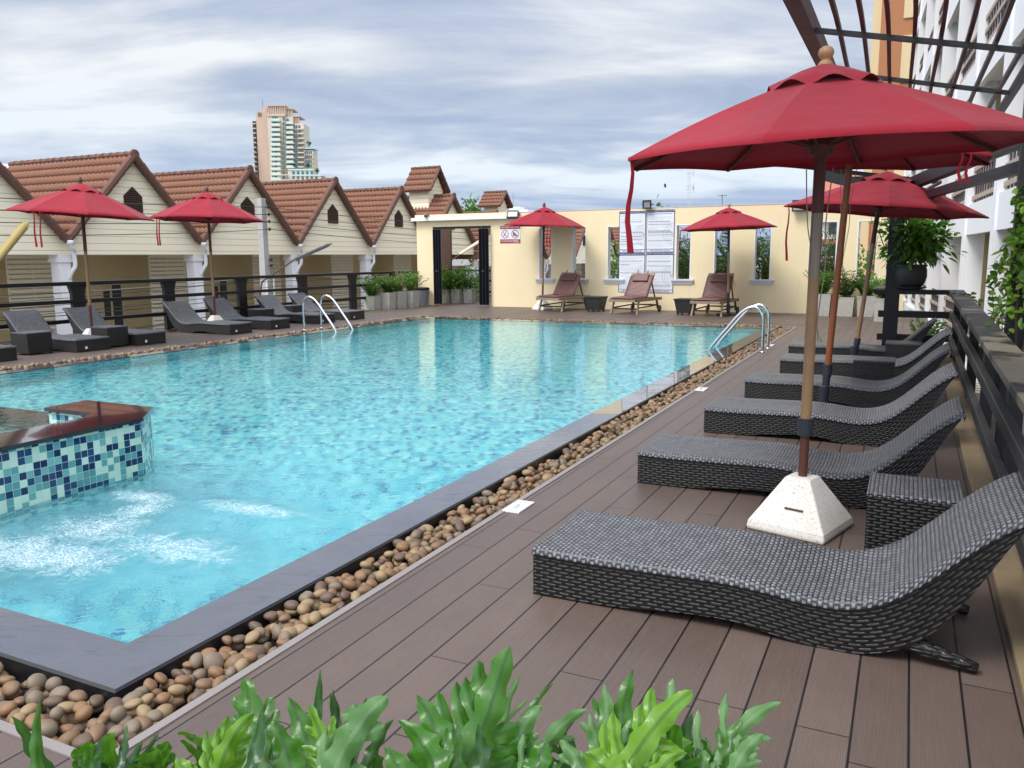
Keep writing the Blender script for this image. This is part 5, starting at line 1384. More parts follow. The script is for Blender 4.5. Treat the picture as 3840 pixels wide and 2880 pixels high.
for k in range(34):
    r_ = random.Random(500+k); cx = 250+2450*(k+.5)/34+r_.uniform(-40, 40); ty = r_.uniform(2690, 2830)
    c_ = 0 if cx < 640 else 1 if cx < 980 else 2 if cx < 1400 else 3 if cx < 2130 else 4 if cx < 2500 else 5
    FR.append((c_, (cx+r_.uniform(-90, 90), ty), (cx, 3000), r_.uniform(.009, .016), r_.choice((0, 2, 3, 3)), r_.choice(('frond_green', 'frond_green', 'frond_pale', 'frond_dark', 'frond_green')), r_.uniform(.03, .1), (r_.uniform(.86, 1.02), r_.uniform(.9, 1.04)), 0))
FL = ['dark narrow bladed fern clump at the bottom left corner', 'fern clump with a lime frond in front of the pebble corner', 'fern clump with a broad pale frond beside dark blades', 'tallest bright green fern clump at the bottom centre', 'lime green fern clump right of the tallest fern', 'pale fern clump at the right end of the foreground row']
pb = thing('trough_planter', 'long planter trough holding the foreground ferns, below the photo edge', 'planter', (-.45, .66, 0))
q = Matrix.Translation((-.45, .66, 0)) @ Matrix.Rotation(R(26), 4, 'Z')
b = MB()
for a in ((-.75, .75, -.14, -.11, 0, .74), (-.75, .75, .11, .14, 0, .74), (-.75, -.72, -.11, .11, 0, .74), (.72, .75, -.11, .11, 0, .74)): b.box(*a, q)
b.build('trough', 'concrete_pot', pb)
b = MB(); b.box(-.72, .72, -.11, .11, .05, .70, q); b.build('soil', 'soil', pb)
for c in range(6):
    fs_ = [f for f in FR if f[0] == c]; bx_ = sum(f[2][0] for f in fs_)/len(fs_)
    p = at(bx_, 3150, .9)
    th = thing('fern_clump', FL[c], 'fern', (p.x, p.y, p.z))
    for k, f in enumerate(fs_): frond(th, f[1], f[2], f[3]*(.9 if f[8] else .98), f[4], f[5], f[6], f[7], c*20+k, f[8])
    b = MB()
    for f in fs_:
        A = at(f[2][0], f[2][1], f[7][0]); b.tube(spline([(p.x+(A.x-p.x)*.6, p.y+(A.y-p.y)*.6, .69), ((p.x+A.x)/2+(A.x-p.x)*.3, (p.y+A.y)/2+(A.y-p.y)*.3, .69+(A.z-.69)*.5), A], 8), .003, 6)
    b.build('stalks', 'frond_dark', th)

# ------------------------------------------------------------------ row of gabled houses
GXF = -24.0; SP = 5.40; HS = SP/2
def tile_slope(b, y_r, z_r, y_v, z_v, x0, x1, pitch=.215, courses=10):
    "wavy S-tiles in stepped courses from ridge line to valley line"
    sl = math.hypot(y_v-y_r, z_v-z_r); dy, dz = (y_v-y_r)/sl, (z_v-z_r)/sl
    n_ = Vector((0, -dz, dy)) if dy > 0 else Vector((0, dz, -dy))
    if n_.z < 0: n_ = -n_
    nw = int((x1-x0)/pitch); seg = 6; nx = nw*seg
    for c in range(courses):
        s0, s1 = sl*c/courses, sl*(c+1)/courses+.03
        vs = []
        for s, lift in ((s0, 0.0), (s1, .075), (s1, .01)):
            for i in range(nx+1):
                x = x0+(x1-x0)*i/nx; ph = (i % seg)/seg
                wv = .058*math.sin(PI*min(1, ph/.62)) if ph < .62 else -.010*math.sin(PI*(ph-.62)/.38)
                vs.append(Vector((x, y_r+dy*s, z_r+dz*s))+n_*(wv+lift))
        m = nx+1
        b.mesh(vs, [(r*m+i, r*m+i+1, (r+1)*m+i+1, (r+1)*m+i) for r in range(2) for i in range(nx)])
def capline(b, a, c, rad, step, taper=.82, n=8):
    a = Vector(a); c = Vector(c); L = (c-a).length; k = max(1, int(L/step)); d = (c-a)/k
    for i in range(k): b.tube([a+d*i, a+d*(i+1.06)], [rad, rad*taper], n)
hproto = None
def house():
    th = thing('gabled_house', 'x', 'house', (0, 0, 0))
    zr, zv, zb = 5.02, 2.20, 1.76
    b = MB()
    for x in (GXF, GXF-.12): b.face([(x, -HS, zb), (x, HS, zb), (x, HS, zv), (x, 0, zr-.06), (x, -HS, zv)])
    b.face([(GXF, -HS, zb), (GXF, HS, zb), (GXF-3.2, HS, zb), (GXF-3.2, -HS, zb)])
    b.build('gable_wall', 'cream_siding', th, world=False, recalc=False)
    b = MB(); b.box(GXF-3.3, GXF-3.1, -HS, HS, -1.4, zb-.002); b.build('back_wall', 'house_wall', th, world=False)
    for sg in (-1, 1):
        b = MB(); tile_slope(b, 0, zr+.03, sg*(HS+.04), zv+.0, GXF-6.2, GXF+.22); rf = b.build('roof', 'roof_tile', th, world=False, smooth=True, recalc=False, uv=False)
        b = MB(); capline(b, (GXF+.20, 0, zr+.03), (GXF+.20, sg*(HS-.02), zv+.02), .145, .37, .84); b.build('barge_tiles', 'barge_tile', rf, world=False, uv=False)
    b = MB(); capline(b, (GXF+.24, 0, zr+.08), (GXF-6.3, 0, zr+.08), .115, .36, .84); b.lathe([(.0, -.04), (.17, -.03), (.18, 0), (.17, .05), (0, .06)], 18, (GXF+.24, 0, zr+.06), Matrix.Rotation(PI/2, 4, 'Y')); b.build('ridge', 'ridge_tile', th, world=False, uv=False)
    lo = thing('louvre', None, None); lo.parent = th
    bpy.data.objects.remove(lo)
    b = MB(); y0 = .37
    b.prism([(-y0, 3.17), (y0, 3.17), (y0, 3.72), (0, 4.04), (-y0, 3.72)], 0, GXF+.004, GXF+.03)
    vent = b.build('louvre_vent', 'louvre_dark', th, world=False)
    b = MB()
    for k in range(11):
        z = 3.21+.07*k; h = y0-.04 if z < 3.72 else (4.0-z)/.28*(y0-.05)
        if h > .04: b.bar((GXF+.05, -h, z), (GXF+.05, h, z), .05, .022)
    b.build('slats', 'rust_brown', vent, world=False)
    b = MB(); b.box(GXF-.42, GXF-.02, -HS-.2, -HS+.2, -1.4, 1.52); b.box(GXF-.47, GXF+.03, -HS-.25, -HS+.25, 1.52, 1.62); b.box(GXF-.45, GXF+.01, -HS-.23, -HS+.23, 1.62, 1.757); b.build('column', 'column_white', th, world=False)
    b = MB(); b.tube(spline([(GXF+.32, -HS, 2.13), (GXF+.30, -HS+.06, 1.98), (GXF+.18, -HS+.22, 1.88), (GXF+.12, -HS+.24, 1.72), (GXF+.12, -HS+.24, 1.40), (GXF+.05, -HS+.16, 1.22), (GXF-.05, -HS+.12, 1.0)], 26), .065, 12); b.tube([(GXF+.32, -HS, 2.2), (GXF+.32, -HS, 2.06)], .095, 12); b.build('downpipe', 'pvc_white', th, world=False, smooth=True)
    b = MB(); b.box(GXF-1.66, GXF-1.63, -HS-.85, -HS-.80, -1.2, 1.72); b.box(GXF-1.66, GXF-1.63, -HS-.03, -HS+.03, -1.2, 1.72); b.box(GXF-1.66, GXF-1.63, -HS+.80, -HS+.85, -1.2, 1.72)
    for k in range(19): z = -1.15+.155*k; b.box(GXF-1.63, GXF-1.60, -HS-.85, -HS+.85, z, z+.108)
    b.build('slat_screen', 'white_lattice', th, world=False)
    b = MB(); xw = GXF-3.1
    for a in ((.2, .27), (.60, .92), (1.22, 1.30), (1.72, 1.80)): b.box(xw, xw+.05, a[0], a[1], -1.35, .72)
    b.box(xw, xw+.05, .27, 1.72, .65, .73); b.box(xw, xw+.05, .27, .6, -1.35, .65)
    dr = b.build('door_frame', 'cream_frame', th, world=False)
    b = MB(); b.box(xw+.002, xw+.02, .92, 1.22, -.6, .42); b.box(xw+.002, xw+.02, 1.30, 1.72, -1.35, .65); b.build('door_glass', 'window_glass', dr, world=False)
    return th
HL = {-1: 'gabled house cut off by the left edge of the photo', 0: 'gabled house behind the leftmost umbrella, tallest looking gable', 1: 'gabled house behind the second umbrella and the utility pole', 2: 'gabled house right of the utility pole, below the tower', 3: 'gabled house just left of the gateway', 4: 'gabled house with a tall chimney rising above the gateway', 5: 'gabled house whose roof shows through the open gateway', 6: 'gabled house with a small chimney, seen above and through the back wall', 7: 'far gabled house whose roof shows through the opening behind the left wall umbrella', 8: 'far gabled house seen through the second wall opening from the gateway', 9: 'far gabled house whose tiles show through the opening left of the rules boards', 10: 'farthest but one gabled house at the end of the row', 11: 'farthest gabled house at the end of the row'}
H0 = house(); H0['group'] = 'row of cream gabled houses'
for k in range(-1, 12):
    h = H0 if k == -1 else dup(H0, (0, 0, 0))
    h.location = (0, 20.02+SP*k, 0 if k < 5 else -.72); h['label'] = HL[k]
def chimney(h, y, x0, x1, z0, ze, zr, hw):
    oy = h.location.y
    b = MB(); b.box(x0+.2, x1-.2, y-hw+.28-oy, y+hw-.28-oy, z0, ze)
    for x in (x0+.2, x1-.2): b.face([(x, y-hw+.28-oy, ze), (x, y+hw-.28-oy, ze), (x, y-oy, zr-.1)])
    c = b.build('chimney', 'cream_siding', h, world=False, recalc=False)
    b = MB()
    for sg in (-1, 1): tile_slope(b, y-oy, zr, y+sg*hw-oy, ze-.08, x0-.1, x1+.1, .2, 4)
    b.build('chimney_roof', 'roof_tile', c, world=False, smooth=True, recalc=False, uv=False)
    b = MB(); capline(b, (x1+.12, y-oy, zr+.05), (x0-.1, y-oy, zr+.05), .10, .32)
    for sg in (-1, 1):
        capline(b, (x1+.1, y-oy, zr), (x1+.1, y+sg*hw-oy, ze-.06), .09, .32); b.bar((x0-.1, y+sg*hw-oy, ze-.10), (x1+.1, y+sg*hw-oy, ze-.10), .05, .12)
    b.build('chimney_trim', 'barge_tile', c, world=False, uv=False)
hs = sorted([o for o in bpy.data.objects if o.name.startswith('gabled_house')], key=lambda o: o.location.y)
chimney(hs[5], 41.75, -26.55, -24.85, 3.6, 5.45, 6.68, 1.08)
chimney(hs[7], 50.4, -26.3, -24.85, 4.2, 5.75, 6.60, .95)
# rooftop water tank
th = thing('water_tank', 'white horizontal water tank on the roofs behind the leftmost gables', 'water tank', (-34, 22.4, 4.6))
b = MB(); b.tube([(-34, 20.6, 5.2), (-34, 20.8, 5.25), (-34, 22.9, 5.25), (-34, 23.1, 5.2)], [.12, .28, .28, .12], 16); b.build('tank', 'white_paint', th, smooth=True)
b = MB(); b.box(-34.1, -33.9, 21.0, 21.1, -1.4, 5.0); b.box(-34.1, -33.9, 22.6, 22.7, -1.4, 5.0); b.build('stand', 'steel_dark', th)

# utility pole, wires, street lamps
th = thing('utility_pole', 'square concrete utility pole with insulators in front of the gabled houses', 'utility pole', (-20, 21.85, -1.4))
b = MB(); vs = [(-20+a*h, 21.85+c*h, z) for h, z in ((.14, -1.4), (.105, 3.62)) for a, c in ((-1, -1), (1, -1), (1, 1), (-1, 1))]
b.mesh(vs, [(0, 1, 2, 3), (4, 5, 6, 7)]+[(k, (k+1) % 4, 4+(k+1) % 4, 4+k) for k in range(4)]); b.build('shaft', 'concrete_pole', th)
WZ = (3.32, 3.08, 2.84, 2.58)
for z in WZ+(1.55, 1.35):
    b = MB(); b.lathe([(.02, -.05), (.055, -.045), (.03, -.02), (.055, 0), (.03, .02), (.055, .045), (.02, .05)], 10, (-19.78, 21.95, z)); b.bar((-19.95, 21.9, z), (-19.78, 21.95, z), .03, .03); b.build('insulator', 'wire_black', th)
b = MB(); b.tube([(-19.8, 21.7, -1.4), (-19.8, 21.7, .9)], .035, 8); b.build('conduit', 'pvc_white', th)
b = MB(); b.tube([(-19.78, 22.02, -1.4), (-19.78, 22.02, .9)], .03, 8); b.build('conduit', 'pvc_white', th)
def cable(z, x, sag, y0=-4, y1=56, ypole=21.95, rad=.011):
    P = []
    for a, c in ((y0, ypole), (ypole, y1)):
        for f in np.linspace(0, 1, 18)[(1 if a == ypole else 0):]: P.append((x+.15*math.sin(f*3), a+(c-a)*f, z-sag*4*f*(1-f)))
    b = MB(); b.tube(P, rad, 5, caps=False); return b
CL = ('topmost', 'second highest', 'third highest', 'lowest')
for k, z in enumerate(WZ):
    tag(cable(z, -19.78, .28+.05*k).build('power_line', 'wire_black', uv=False), '%s of the four power lines strung on the concrete utility pole' % CL[k], 'power line', 'power lines along the houses')
for k in range(13):
    z = 1.05-.135*k+rng.uniform(-.06, .06)
    tag(cable(z, -19.7+rng.uniform(-.15, .25), rng.uniform(.05, .45), rad=rng.uniform(.007, .014)).build('phone_cable', 'wire_black' if k % 6 else 'cord', uv=False), '%s telephone cable sagging low behind the left railing' % ('dark' if k % 6 else 'pale'), 'cable', '%s telephone cables behind the left railing' % ('dark' if k % 6 else 'pale'))
def slamp(a, bq, c, label, wdt, mat):
    th = thing('street_lamp', label, 'street lamp', (a[0], a[1], -1.4), 0, 'slanting street lamps in the lane')
    b = MB(); b.tube([(a[0], a[1]-.1, -1.4), (a[0], a[1]-.1, a[2]-.35), a], .03, 8); b.tube([a, bq], .028, 8); b.build('arm', 'rust_brown', th)
    A, B = Vector(bq), Vector(c); d = (B-A).normalized(); s_ = d.cross(Vector((0, 0, 1))).normalized(); u_ = s_.cross(d)
    vs = []; 
    for f, w_, h_ in ((0, .55, .5), (.06, .9, .9), (.9, 1, 1), (1, .6, .5)):
        p = A.lerp(B, f)
        for q in range(9): an = PI*q/8; vs.append(p+s_*math.cos(an)*wdt*w_+u_*math.sin(an)*wdt*.8*h_)
    fs = [(r*9+q, r*9+q+1, r*9+q+10, r*9+q+9) for r in range(3) for q in range(8)]+[(r*9, r*9+9, r*9+17, r*9+8) for r in range(3)]+[tuple(range(9)), tuple(range(27, 36))]
    b = MB(); b.mesh(vs, fs); hd = b.build('lamp_head', mat, th)
    b = MB(); b.tube([A.lerp(B, .08)-u_*.02, A.lerp(B, .92)-u_*.02], wdt*.45, 8); b.build('tube_light', 'lamp_lens', hd)
slamp((-19, 20.6, .85), (-19, 22.16, 1.52), (-19, 24.25, 2.10), 'slanting grey street lamp beside the utility pole', .085, 'steel_dark')
slamp((-16.6, 9.6, .8), (-16.6, 10.45, 1.55), (-16.6, 11.2, 2.35), 'slanting yellowish street lamp at the left edge of the photo', .125, 'lamp_yellow')
slamp((-19, 32.6, 1.35), (-19, 33.7, 1.72), (-19, 36.4, 2.55), 'slanting cream street lamp seen through the gateway', .11, 'cream_frame')

# ------------------------------------------------------------------ tower far away
tw = thing('condominium_tower', 'tall beige condominium tower with rows of balconies behind the roofs', 'tower', tuple(at(1060, 900, 500)))
tw.location.z = -1.4
TM = 1/2.8
def tx(zx, zy, dep_=0): return at(900+zx*TM, 370+zy*TM, 500+dep_)
def tbox(b, x0, x1, ytop, dep0, depth, ybot=None):
    a = tx(x0, ytop, dep0); c = tx(x1, ytop, dep0); z1 = a.z; z0 = -1.4 if ybot is None else tx(x0, ybot, dep0).z
    dv_ = Vector((F_.x, F_.y, 0)).normalized()*depth
    A = Vector((a.x, a.y, z0)); B = Vector((c.x, c.y, z0)); up = Vector((0, 0, z1-z0))
    vs = [A, B, B+dv_, A+dv_]; vs += [v+up for v in vs]
    b.mesh(vs, [(0, 1, 2, 3), (4, 5, 6, 7), (0, 1, 5, 4), (1, 2, 6, 5), (2, 3, 7, 6), (3, 0, 4, 7)]); return b
b = MB(); tbox(b, 165, 300, 140, 6, 12); tbox(b, 215, 280, 96, 7, 8); b.build('side_block', 'tower_beige', tw)
b = MB(); tbox(b, 285, 470, 165, 0, 16); tbox(b, 466, 555, 190, 2, 14); tbox(b, 552, 668, 262, 3, 14); tbox(b, 668, 765, 540, 4, 12); tbox(b, 500, 775, 745, 1, 12); tbox(b, 540, 850, 812, -1, 12); b.build('main_block', 'tower_cream', tw)
b = MB(); tbox(b, 283, 472, 66, -.6, 16, 78); tbox(b, 283, 472, 170, -.6, 16, 184); tbox(b, 466, 552, 100, 1.4, 14, 110); tbox(b, 552, 628, 180, 2.4, 14, 190)
for k in range(10): tbox(b, 290+k*19, 302+k*19, 76, 0, 1.2, 172)
for k in range(5): tbox(b, 470+k*17, 480+k*17, 108, 2, 1, 195)
for k in range(4): tbox(b, 556+k*18, 566+k*18, 188, 3, 1, 265)
b.build('crown_fins', 'tower_beige', tw)
b = MB(); tbox(b, 130, 166, 236, 9, 8); b.build('rear_block', 'tower_dark', tw)
b = MB()
for k in range(3): tbox(b, 190+k*13, 196+k*13, 145, 5.8, .4, 188)
b.build('slot_windows', 'tower_dark', tw)
for k in range(13):
    y = 262+k*49.6
    b = MB(); tbox(b, 126 if k > 3 else 134, 163, y-4, 7.5, 5, y+4); b.build('balcony', 'tower_cream', tw)
for k in range(14):
    y = 222+k*51.5
    if y < 860:
        b = MB(); tbox(b, 322-(k % 2), 420+k, y+2, -1.6, 3.5, y+16); bl = b.build('balcony', 'tower_cream', tw)
        b = MB(); tbox(b, 322, 415+k, y-14, -1.5, .3, y+2); b.build('glass_rail', 'balcony_glass', bl)
        b = MB(); tbox(b, 362, 390, y-32, -.15, .3, y+2); tbox(b, 338, 352, y-32, -.15, .3, y+2); tbox(b, 448, 466, y-28, -.15, .3, y+6); b.build('window', 'tower_glass', tw)
for k in range(11):
    y = 252+k*51.5
    if y < 730:
        b = MB(); tbox(b, 484, 558+k, y, .4, 3.5, y+14); bl = b.build('balcony', 'tower_cream', tw)
        b = MB(); tbox(b, 486, 552+k, y-15, .5, .3, y); b.build('glass_rail', 'balcony_glass', bl)
        b = MB(); tbox(b, 486, 512, y-36, 1.85, .3, y); b.build('window', 'tower_glass', tw)
    y2 = 276+k*50
    if y2 < 740:
        b = MB(); tbox(b, 566, 578, y2, 2.85, .3, y2+34); tbox(b, 586, 598, y2, 2.85, .3, y2+34); tbox(b, 610, 632, y2+4, 2.85, .3, y2+36); b.build('window', 'tower_glass', tw)
        b = MB(); tbox(b, 608, 668, y2+34, 1.6, 3, y2+46); b.build('balcony', 'tower_cream', tw)
for k in range(4):
    y = 545+k*48
    b = MB()
    for q in range(4): tbox(b, 684+q*19, 695+q*19, y, 3.85, .3, y+34)
    b.build('window', 'tower_glass', tw)
    b = MB(); tbox(b, 762, 772, y+20, 3, 4, y+32); b.build('balcony', 'tower_cream', tw)
for y in (762, 816):
    for q in range(6):
        b = MB(); x = 548+q*48; tbox(b, x, x+26, y, -1.15 if y > 800 else .85, .3, y+32)
        if x < 760 or y > 800: b.build('window', 'tower_glass', tw)
    b = MB(); tbox(b, 330, 500 if y < 800 else 850, y+34, -2.4, 3, y+44); b.build('balcony', 'tower_cream', tw)
b = MB(); tbox(b, 668, 782, 512, 3.2, 12, 528); tbox(b, 500, 775, 738, .5, 12, 750); tbox(b, 540, 866, 800, -1.5, 12, 812); b.build('terrace_parapet', 'balcony_glass', tw)
b = MB(); b.tube([tx(238, 96, 8), tx(238, 10, 8)], .12, 6); b.build('antenna', 'steel_dark', tw)
for zx, zy, s_, lb in ((725, 515, 3.0, 'pale young tree on the upper roof terrace of the tower'), (548, 738, 2.6, 'small dark tree on the middle terrace of the tower'), (715, 738, 2.3, 'round green tree on the middle terrace near the tower edge'), (815, 800, 3.2, 'small tree on the lowest right terrace of the tower')):
    p = tx(zx, zy, 2); th = thing('terrace_tree', lb, 'tree', tuple(p))
    b = MB(); b.tube([p, p+Vector((0, 0, s_*.6))], .12, 6); b.build('trunk', 'bark', th)
    P, D = bush_pts(tuple(p+Vector((0, 0, s_*.85))), (s_*.42, s_*.42, s_*.42), 160, 8); V, Fc = leafmesh(P, D, .7, .4); np_obj('crown', V, Fc, 'leaf_dark', th)

# ------------------------------------------------------------------ masts and aerials on the skyline
th = thing('radio_mast', 'slim red and white lattice radio mast above the wall', 'mast', tuple(at(2586, 1000, 160)))
b = MB(); w_ = .28
def mp(px, py): return at(px, py, 160)
for a in (-5, 5): b.tube([mp(2584+a, 1000), mp(2584+a*.8, 640)], .045, 5)
for k in range(24): y = 1000-k*15; b.tube([mp(2579, y), mp(2589, y-15)], .025, 4); b.tube([mp(2589, y), mp(2579, y-15)], .025, 4)
b.build('lattice', 'concrete_pole', th)
b = MB()
for y in (650, 700, 712): b.bar(mp(2572, y), mp(2604, y-2), .08, .1); b.bar(mp(2600, y+10), mp(2600, y-12), .2, .2, (1, 0, 0))
b.build('antennas', 'concrete_pole', th)
for px_, y0_, y1_, lb in ((2708, 790, 730, 'thin television aerial on a mast right of the radio mast'), (1811, 800, 728, 'thin lightning rod above the gateway wall'), (1924, 790, 725, 'short thin rod beside the small chimney')):
    th = thing('aerial', lb, 'aerial', tuple(at(px_, 1000, 90)))
    b = MB(); b.tube([at(px_, 1000, 90), at(px_, y1_, 90)], .04 if px_ > 2500 else .02, 5); b.build('mast', 'steel_dark', th)
    if px_ > 2500:
        b = MB(); b.bar(at(px_-16, y1_+3, 90), at(px_+17, y1_+4, 90), .03, .03)
        for k in range(7): b.bar(at(px_-14+5*k, y1_, 90), at(px_-14+5*k+2, y1_+7, 90), .02, .02)
        b.build('elements', 'steel_dark', th)

# ------------------------------------------------------------------ garden behind the wall
def palm(x, y, z0, h, n, ln, label, mat='leaf_palm'):
    th = thing('palm', label, 'palm', (x, y, z0), 0, 'palms growing behind the back wall')
    b = MB(); b.tube([(x, y, z0), (x+.05, y, z0+h*.5), (x, y, z0+h)], [.16, .13, .1], 10); b.build('trunk', 'bark', th, uv=False)
    Vs = []; Fs = []; nb = 0; P = []; D = []; st = []
    for k in range(n):
        a = rng.uniform(0, 2*PI); el = rng.uniform(-.1, 1.25); d = np.array((math.cos(a)*math.cos(el), math.sin(a)*math.cos(el), math.sin(el)))
        l = ln*rng.uniform(.75, 1.1); pts = [np.array((x, y, z0+h))+d*l*f-np.array((0, 0, 1))*l*.45*f*f for f in np.linspace(0, 1, 9)]; st.append(pts)
        sd = np.array((-math.sin(a), math.cos(a), 0))
        for f in np.linspace(.15, 1, 26):
            p = np.array((x, y, z0+h))+d*l*f-np.array((0, 0, 1))*l*.45*f*f
            for sg in (-1, 1): P.append(p); D.append(sd*sg+d*.9+rng.normal(0, .12, 3)-np.array((0, 0, .25)))
    V, Fc = leafmesh(P, D, rng.uniform(.28, .42, len(P)), .028, .2, .3); np_obj('crown', V, Fc, mat, th); stems_obj(st, .012, 'bark', th, 'midrib')
for x, y, h, n, ln, lb in ((-6.3, 26.6, 1.9, 26, 1.8, 'palm showing through the opening right of the rules boards'), (-5.2, 26.4, 2.2, 30, 1.9, 'palm filling the opening behind the right teak lounger'), (-4.05, 26.5, 2.1, 30, 1.9, 'palm filling the opening right of the right wall umbrella'), (-3.0, 27.5, 1.6, 22, 1.6, 'palm behind the solid wall right of the umbrella'), (-2.25, 26.9, 1.5, 22, 1.3, 'palm in the opening behind the tallest white box fern')):
    palm(x, y, -1.4, h+.6, n, ln, lb)
def tree(x, y, z0, h, r, n, label, mat, ls=.22, name='tree', group='trees and shrubs behind the back wall'):
    th = thing(name, label, 'tree', (x, y, z0), 0, group)
    b = MB(); b.tube([(x, y, z0), (x+.1*r, y, z0+h*.4), (x, y, z0+h*.8)], [.14*r, .10*r, .04*r], 8)
    for k in range(6): a = k*1.05; b.tube([(x+.05*r, y, z0+h*(.35+.06*k)), (x+math.cos(a)*r*.6, y+math.sin(a)*r*.6, z0+h*(.55+.07*k))], [.05*r, .015*r], 6)
    b.build('trunk', 'bark', th, uv=False)
    P, D = bush_pts((x, y, z0+h*.72), (r, r, h*.34), n, 22); V, Fc = leafmesh(P, D, rng.uniform(ls*.6, ls, len(P)), rng.uniform(ls*.35, ls*.5, len(P))); np_obj('crown', V, Fc, mat, th)
tree(-8.0, 27.6, -1.4, 4.2, 1.5, 900, 'olive bush behind the opening left of the rules boards', 'leaf_dark')
tree(-7.1, 31.5, -1.4, 2.9, 1.3, 1500, 'dark green tree crown behind the opening right of the rules boards', 'leaf_tree', .26)
tree(-9.6, 30, -1.4, 3.4, 1.4, 800, 'low shrub behind the openings near the no diving umbrella', 'leaf_shrub')
tree(-1.4, 33, -1.4, 3.0, 1.4, 700, 'low yellow green shrub seen in the rightmost wall opening', 'leaf_vine')
p = at(1772, 812, 62); tree(p.x, p.y, -1.4, p.z+2.4, 1.0, 1700, 'light green tree top rising between the two chimneys', 'leaf_tree', .4, 'tree', 'trees and shrubs behind the back wall')
p = at(3400, 1010, 48); tree(p.x-.5, 38, -1.4, 3.2, 1.3, 500, 'green shrub near the orange building base', 'leaf_tree')
# white flats with red roofs seen through the right openings
th = thing('white_flats', 'white flats with red tiled canopies seen through the rightmost wall opening', 'building', (-3.6, 70, -1.4))
b = MB(); b.box(-6.5, -1.0, 70, 78, -1.4, 6.4); b.build('wall', 'white_paint', th)
for k in range(4):
    z = -.2+1.7*k
    b = MB(); b.prism([(68.9, z+.95), (70, z+1.35), (70, z+.95)], 0, -6.6, -.9); b.build('canopy', 'brick_red', th)
    for q in range(4):
        b = MB(); x = -6.0+q*1.3; b.box(x, x+.75, 69.93, 69.99, z, z+.85); b.build('window', 'window_glass', th)
b = MB(); b.prism([(69, 6.4), (79, 6.4), (74, 8.2)], 0, -6.8, -.8); b.build('roof', 'brick_red', th)
th = thing('grey_apartment_block', 'grey and brick apartment block rising behind the white flats', 'building', (-8, 130, -1.4))
b = MB(); b.box(-18, 2, 130, 145, -1.4, 7.2); b.build('wall', 'brick_red', th)
for k in range(2):
    b = MB(); b.box(-18.1, 2.1, 129.6, 130, 1+k*2.6, 1.9+k*2.6); b.build('floor_band', 'grey_plastic', th)
    b = MB()
    for q in range(9): b.box(-17+q*2.1, -15.8+q*2.1, 129.9, 129.99, 2.1+k*2.6, 3.3+k*2.6)
    b.build('window', 'white_paint', th)
th = thing('low_white_building', 'low white flat roofed building on the skyline beside the small chimney', 'building', tuple(at(1960, 1000, 140)))
b = MB(); a_ = at(1880, 800, 140); c_ = at(2000, 800, 140); b.box(a_.x, c_.x, a_.y, a_.y+8, -1.4, at(1900, 789, 140).z); b.build('wall', 'white_paint', th)
b = MB(); b.box(a_.x+1, a_.x+3, a_.y+1, a_.y+3, at(1900, 789, 140).z, at(1900, 776, 140).z); b.build('roof_box', 'sill_paint', th)

# ------------------------------------------------------------------ white apartment building on the right
FA = R(3.8); FP = Vector((1.01, 21.7, 0)); FD = Vector((-math.sin(FA), math.cos(FA), 0)); FN = Vector((math.cos(FA), math.sin(FA), 0))
FM = Matrix(((FD.x, FN.x, 0, FP.x), (FD.y, FN.y, 0, FP.y), (0, 0, 1, 0), (0, 0, 0, 1)))   # local: s along facade, n into the building, z up
bd = thing('apartment_building', 'white apartment building with dark balcony grilles along the right side', 'building', (1.5, 20, -.6))
S0, S1 = -18, 26
def fb(b, *a): b.box(*a, FM)
b = MB(); fb(b, S0, S1, .62, .8, -1.4, 18.5); b.build('rear_wall', 'olive_wall', bd)
cols = [-.2+4.03*k for k in range(-4, 7)]
for s_ in cols:
    b = MB(); fb(b, s_-.18, s_+.18, 0, .42, -1.4, 18.4); b.build('column', 'column_white', bd)
FZ = [2.02, 5.22, 8.42, 11.62, 14.82, 18.0]
for k, z in enumerate(FZ):
    b = MB(); fb(b, S0, S1, .045, .16, z, z+.66); fb(b, S0, S1, .16, .615, z+.10, z+.26); b.build('floor_band', 'column_white', bd)
for z in FZ[:-1]+[-.98]:
    for k in range(len(cols)-1):
        a, c = cols[k]+.18, cols[k+1]-.18
        if z > 8 and k < 2: continue
        zz = z+.66; b = MB()
        for q in (.10, .42, .72): fb(b, a, c, .10, .135, zz+q, zz+q+.085)
        gr = b.build('balcony_rail', 'rail_tan', bd)
        b = MB(); nq = 11
        for q in range(nq): s_ = a+(c-a)*(q+.5)/nq; fb(b, s_-.05, s_+.05, .14, .165, zz, zz+.86)
        b.build('grille', 'railing_bar', gr)
    for k in range(len(cols)-1):
        a, c = cols[k]+.8, cols[k+1]-.9; b = MB(); fb(b, a, c, .58, .615, z+.75, z+2.55)
        if z > 2.5: b.build('window', 'louvre_dark', bd)
b = MB(); fb(b, S0, S1, -.10, .61, -1.4, -.40); fb(b, S0, -5.0, -.06, -.01, -.395, .45); b.build('plinth', 'white_paint', bd)
b = MB(); fb(b, S0, S1, 0, 1.3, 18.66, 19.2); b.build('roof_edge', 'column_white', bd)
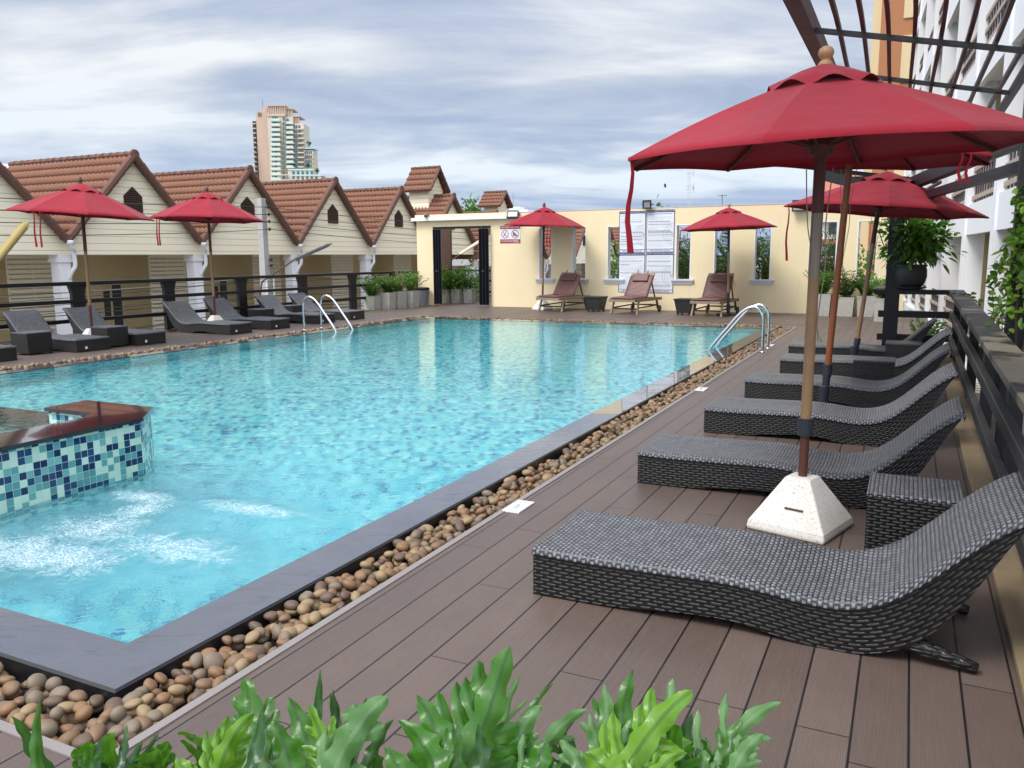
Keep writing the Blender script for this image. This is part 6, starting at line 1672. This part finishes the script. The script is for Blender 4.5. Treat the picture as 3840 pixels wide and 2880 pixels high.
# slatted service strip between deck and building
b = MB()
for k in range(46): y = 14.6+k*.28; b.box(.5, 1.45-.066*(y-14), y, y+.17, -.62, -.56)
tag(b.build('drain_slats', 'lane_concrete'), 'pale slatted ground strip between the deck and the white building', 'grating')
bpy.data.objects['drain_slats'].data.materials.clear(); bpy.data.objects['drain_slats'].data.materials.append(M('white_lattice'))
th = thing('orange_building', 'orange and cream tower block behind the white apartment building', 'building', (-1, 46, -1.4))
b = MB(); b.box(-2.05, 3.5, 46, 54, -1.4, 22); b.build('wall', 'orange_wall', th)
b = MB(); b.box(-2.45, -2.06, 46.3, 54, -1.4, 21); b.build('side_fin', 'cream_panel', th)
for k in range(7):
    z = .9+3.0*k
    b = MB(); b.box(-1.05, 1.6, 45.93, 45.999, z, z+2.2); b.build('cream_panel', 'cream_panel', th)
# brown planter stack below the vine
th = thing('brown_cabinet', 'dark brown box under the vine at the right edge beyond the railing', 'cabinet', (1.8, 9.6, -.5))
b = MB(); b.box(1.25, 2.3, 9.2, 9.9, -.5, 1.28); b.build('body', 'louvre_dark', th)
b = MB(); b.box(1.22, 2.33, 9.17, 9.93, 1.28, 1.33); b.build('lid', 'rust_brown', th)
# evergreen hedge clumps close behind the back wall
for k, (x, y, rx_, rz2, lb) in enumerate(((-6.05, 25.3, .8, 1.15, 'dark leafy shrub behind the opening just right of the rules boards'), (-4.95, 25.2, .8, 1.2, 'leafy shrub close behind the opening by the right teak lounger'), (-3.75, 25.2, .8, 1.2, 'leafy shrub close behind the opening right of the right umbrella'), (-2.1, 25.3, .6, 1.0, 'leafy shrub behind the opening over the tallest white box fern'), (-8.1, 25.6, .7, .6, 'low green shrub at the foot of the opening left of the boards'))):
    th = thing('shrub', lb, 'shrub', (x, y, -1.4), 0, 'shrubs close behind the back wall')
    zc_ = 1.25 if rz2 > .7 else .95
    P, D = bush_pts((x, y, zc_), (rx_, .5, rz2), 1300, 20); V, Fc = leafmesh(P, D+np.array((0, 0, .5)), rng.uniform(.16, .34, len(P)), rng.uniform(.018, .035, len(P)), .2, .4); np_obj('foliage', V, Fc, 'leaf_palm' if rz2 > .7 else 'leaf_shrub', th)
    stems_obj([[(x+.08*q, y, -1.4), (x+.1*q, y, zc_)] for q in range(-3, 4)], .02, 'bark', th)
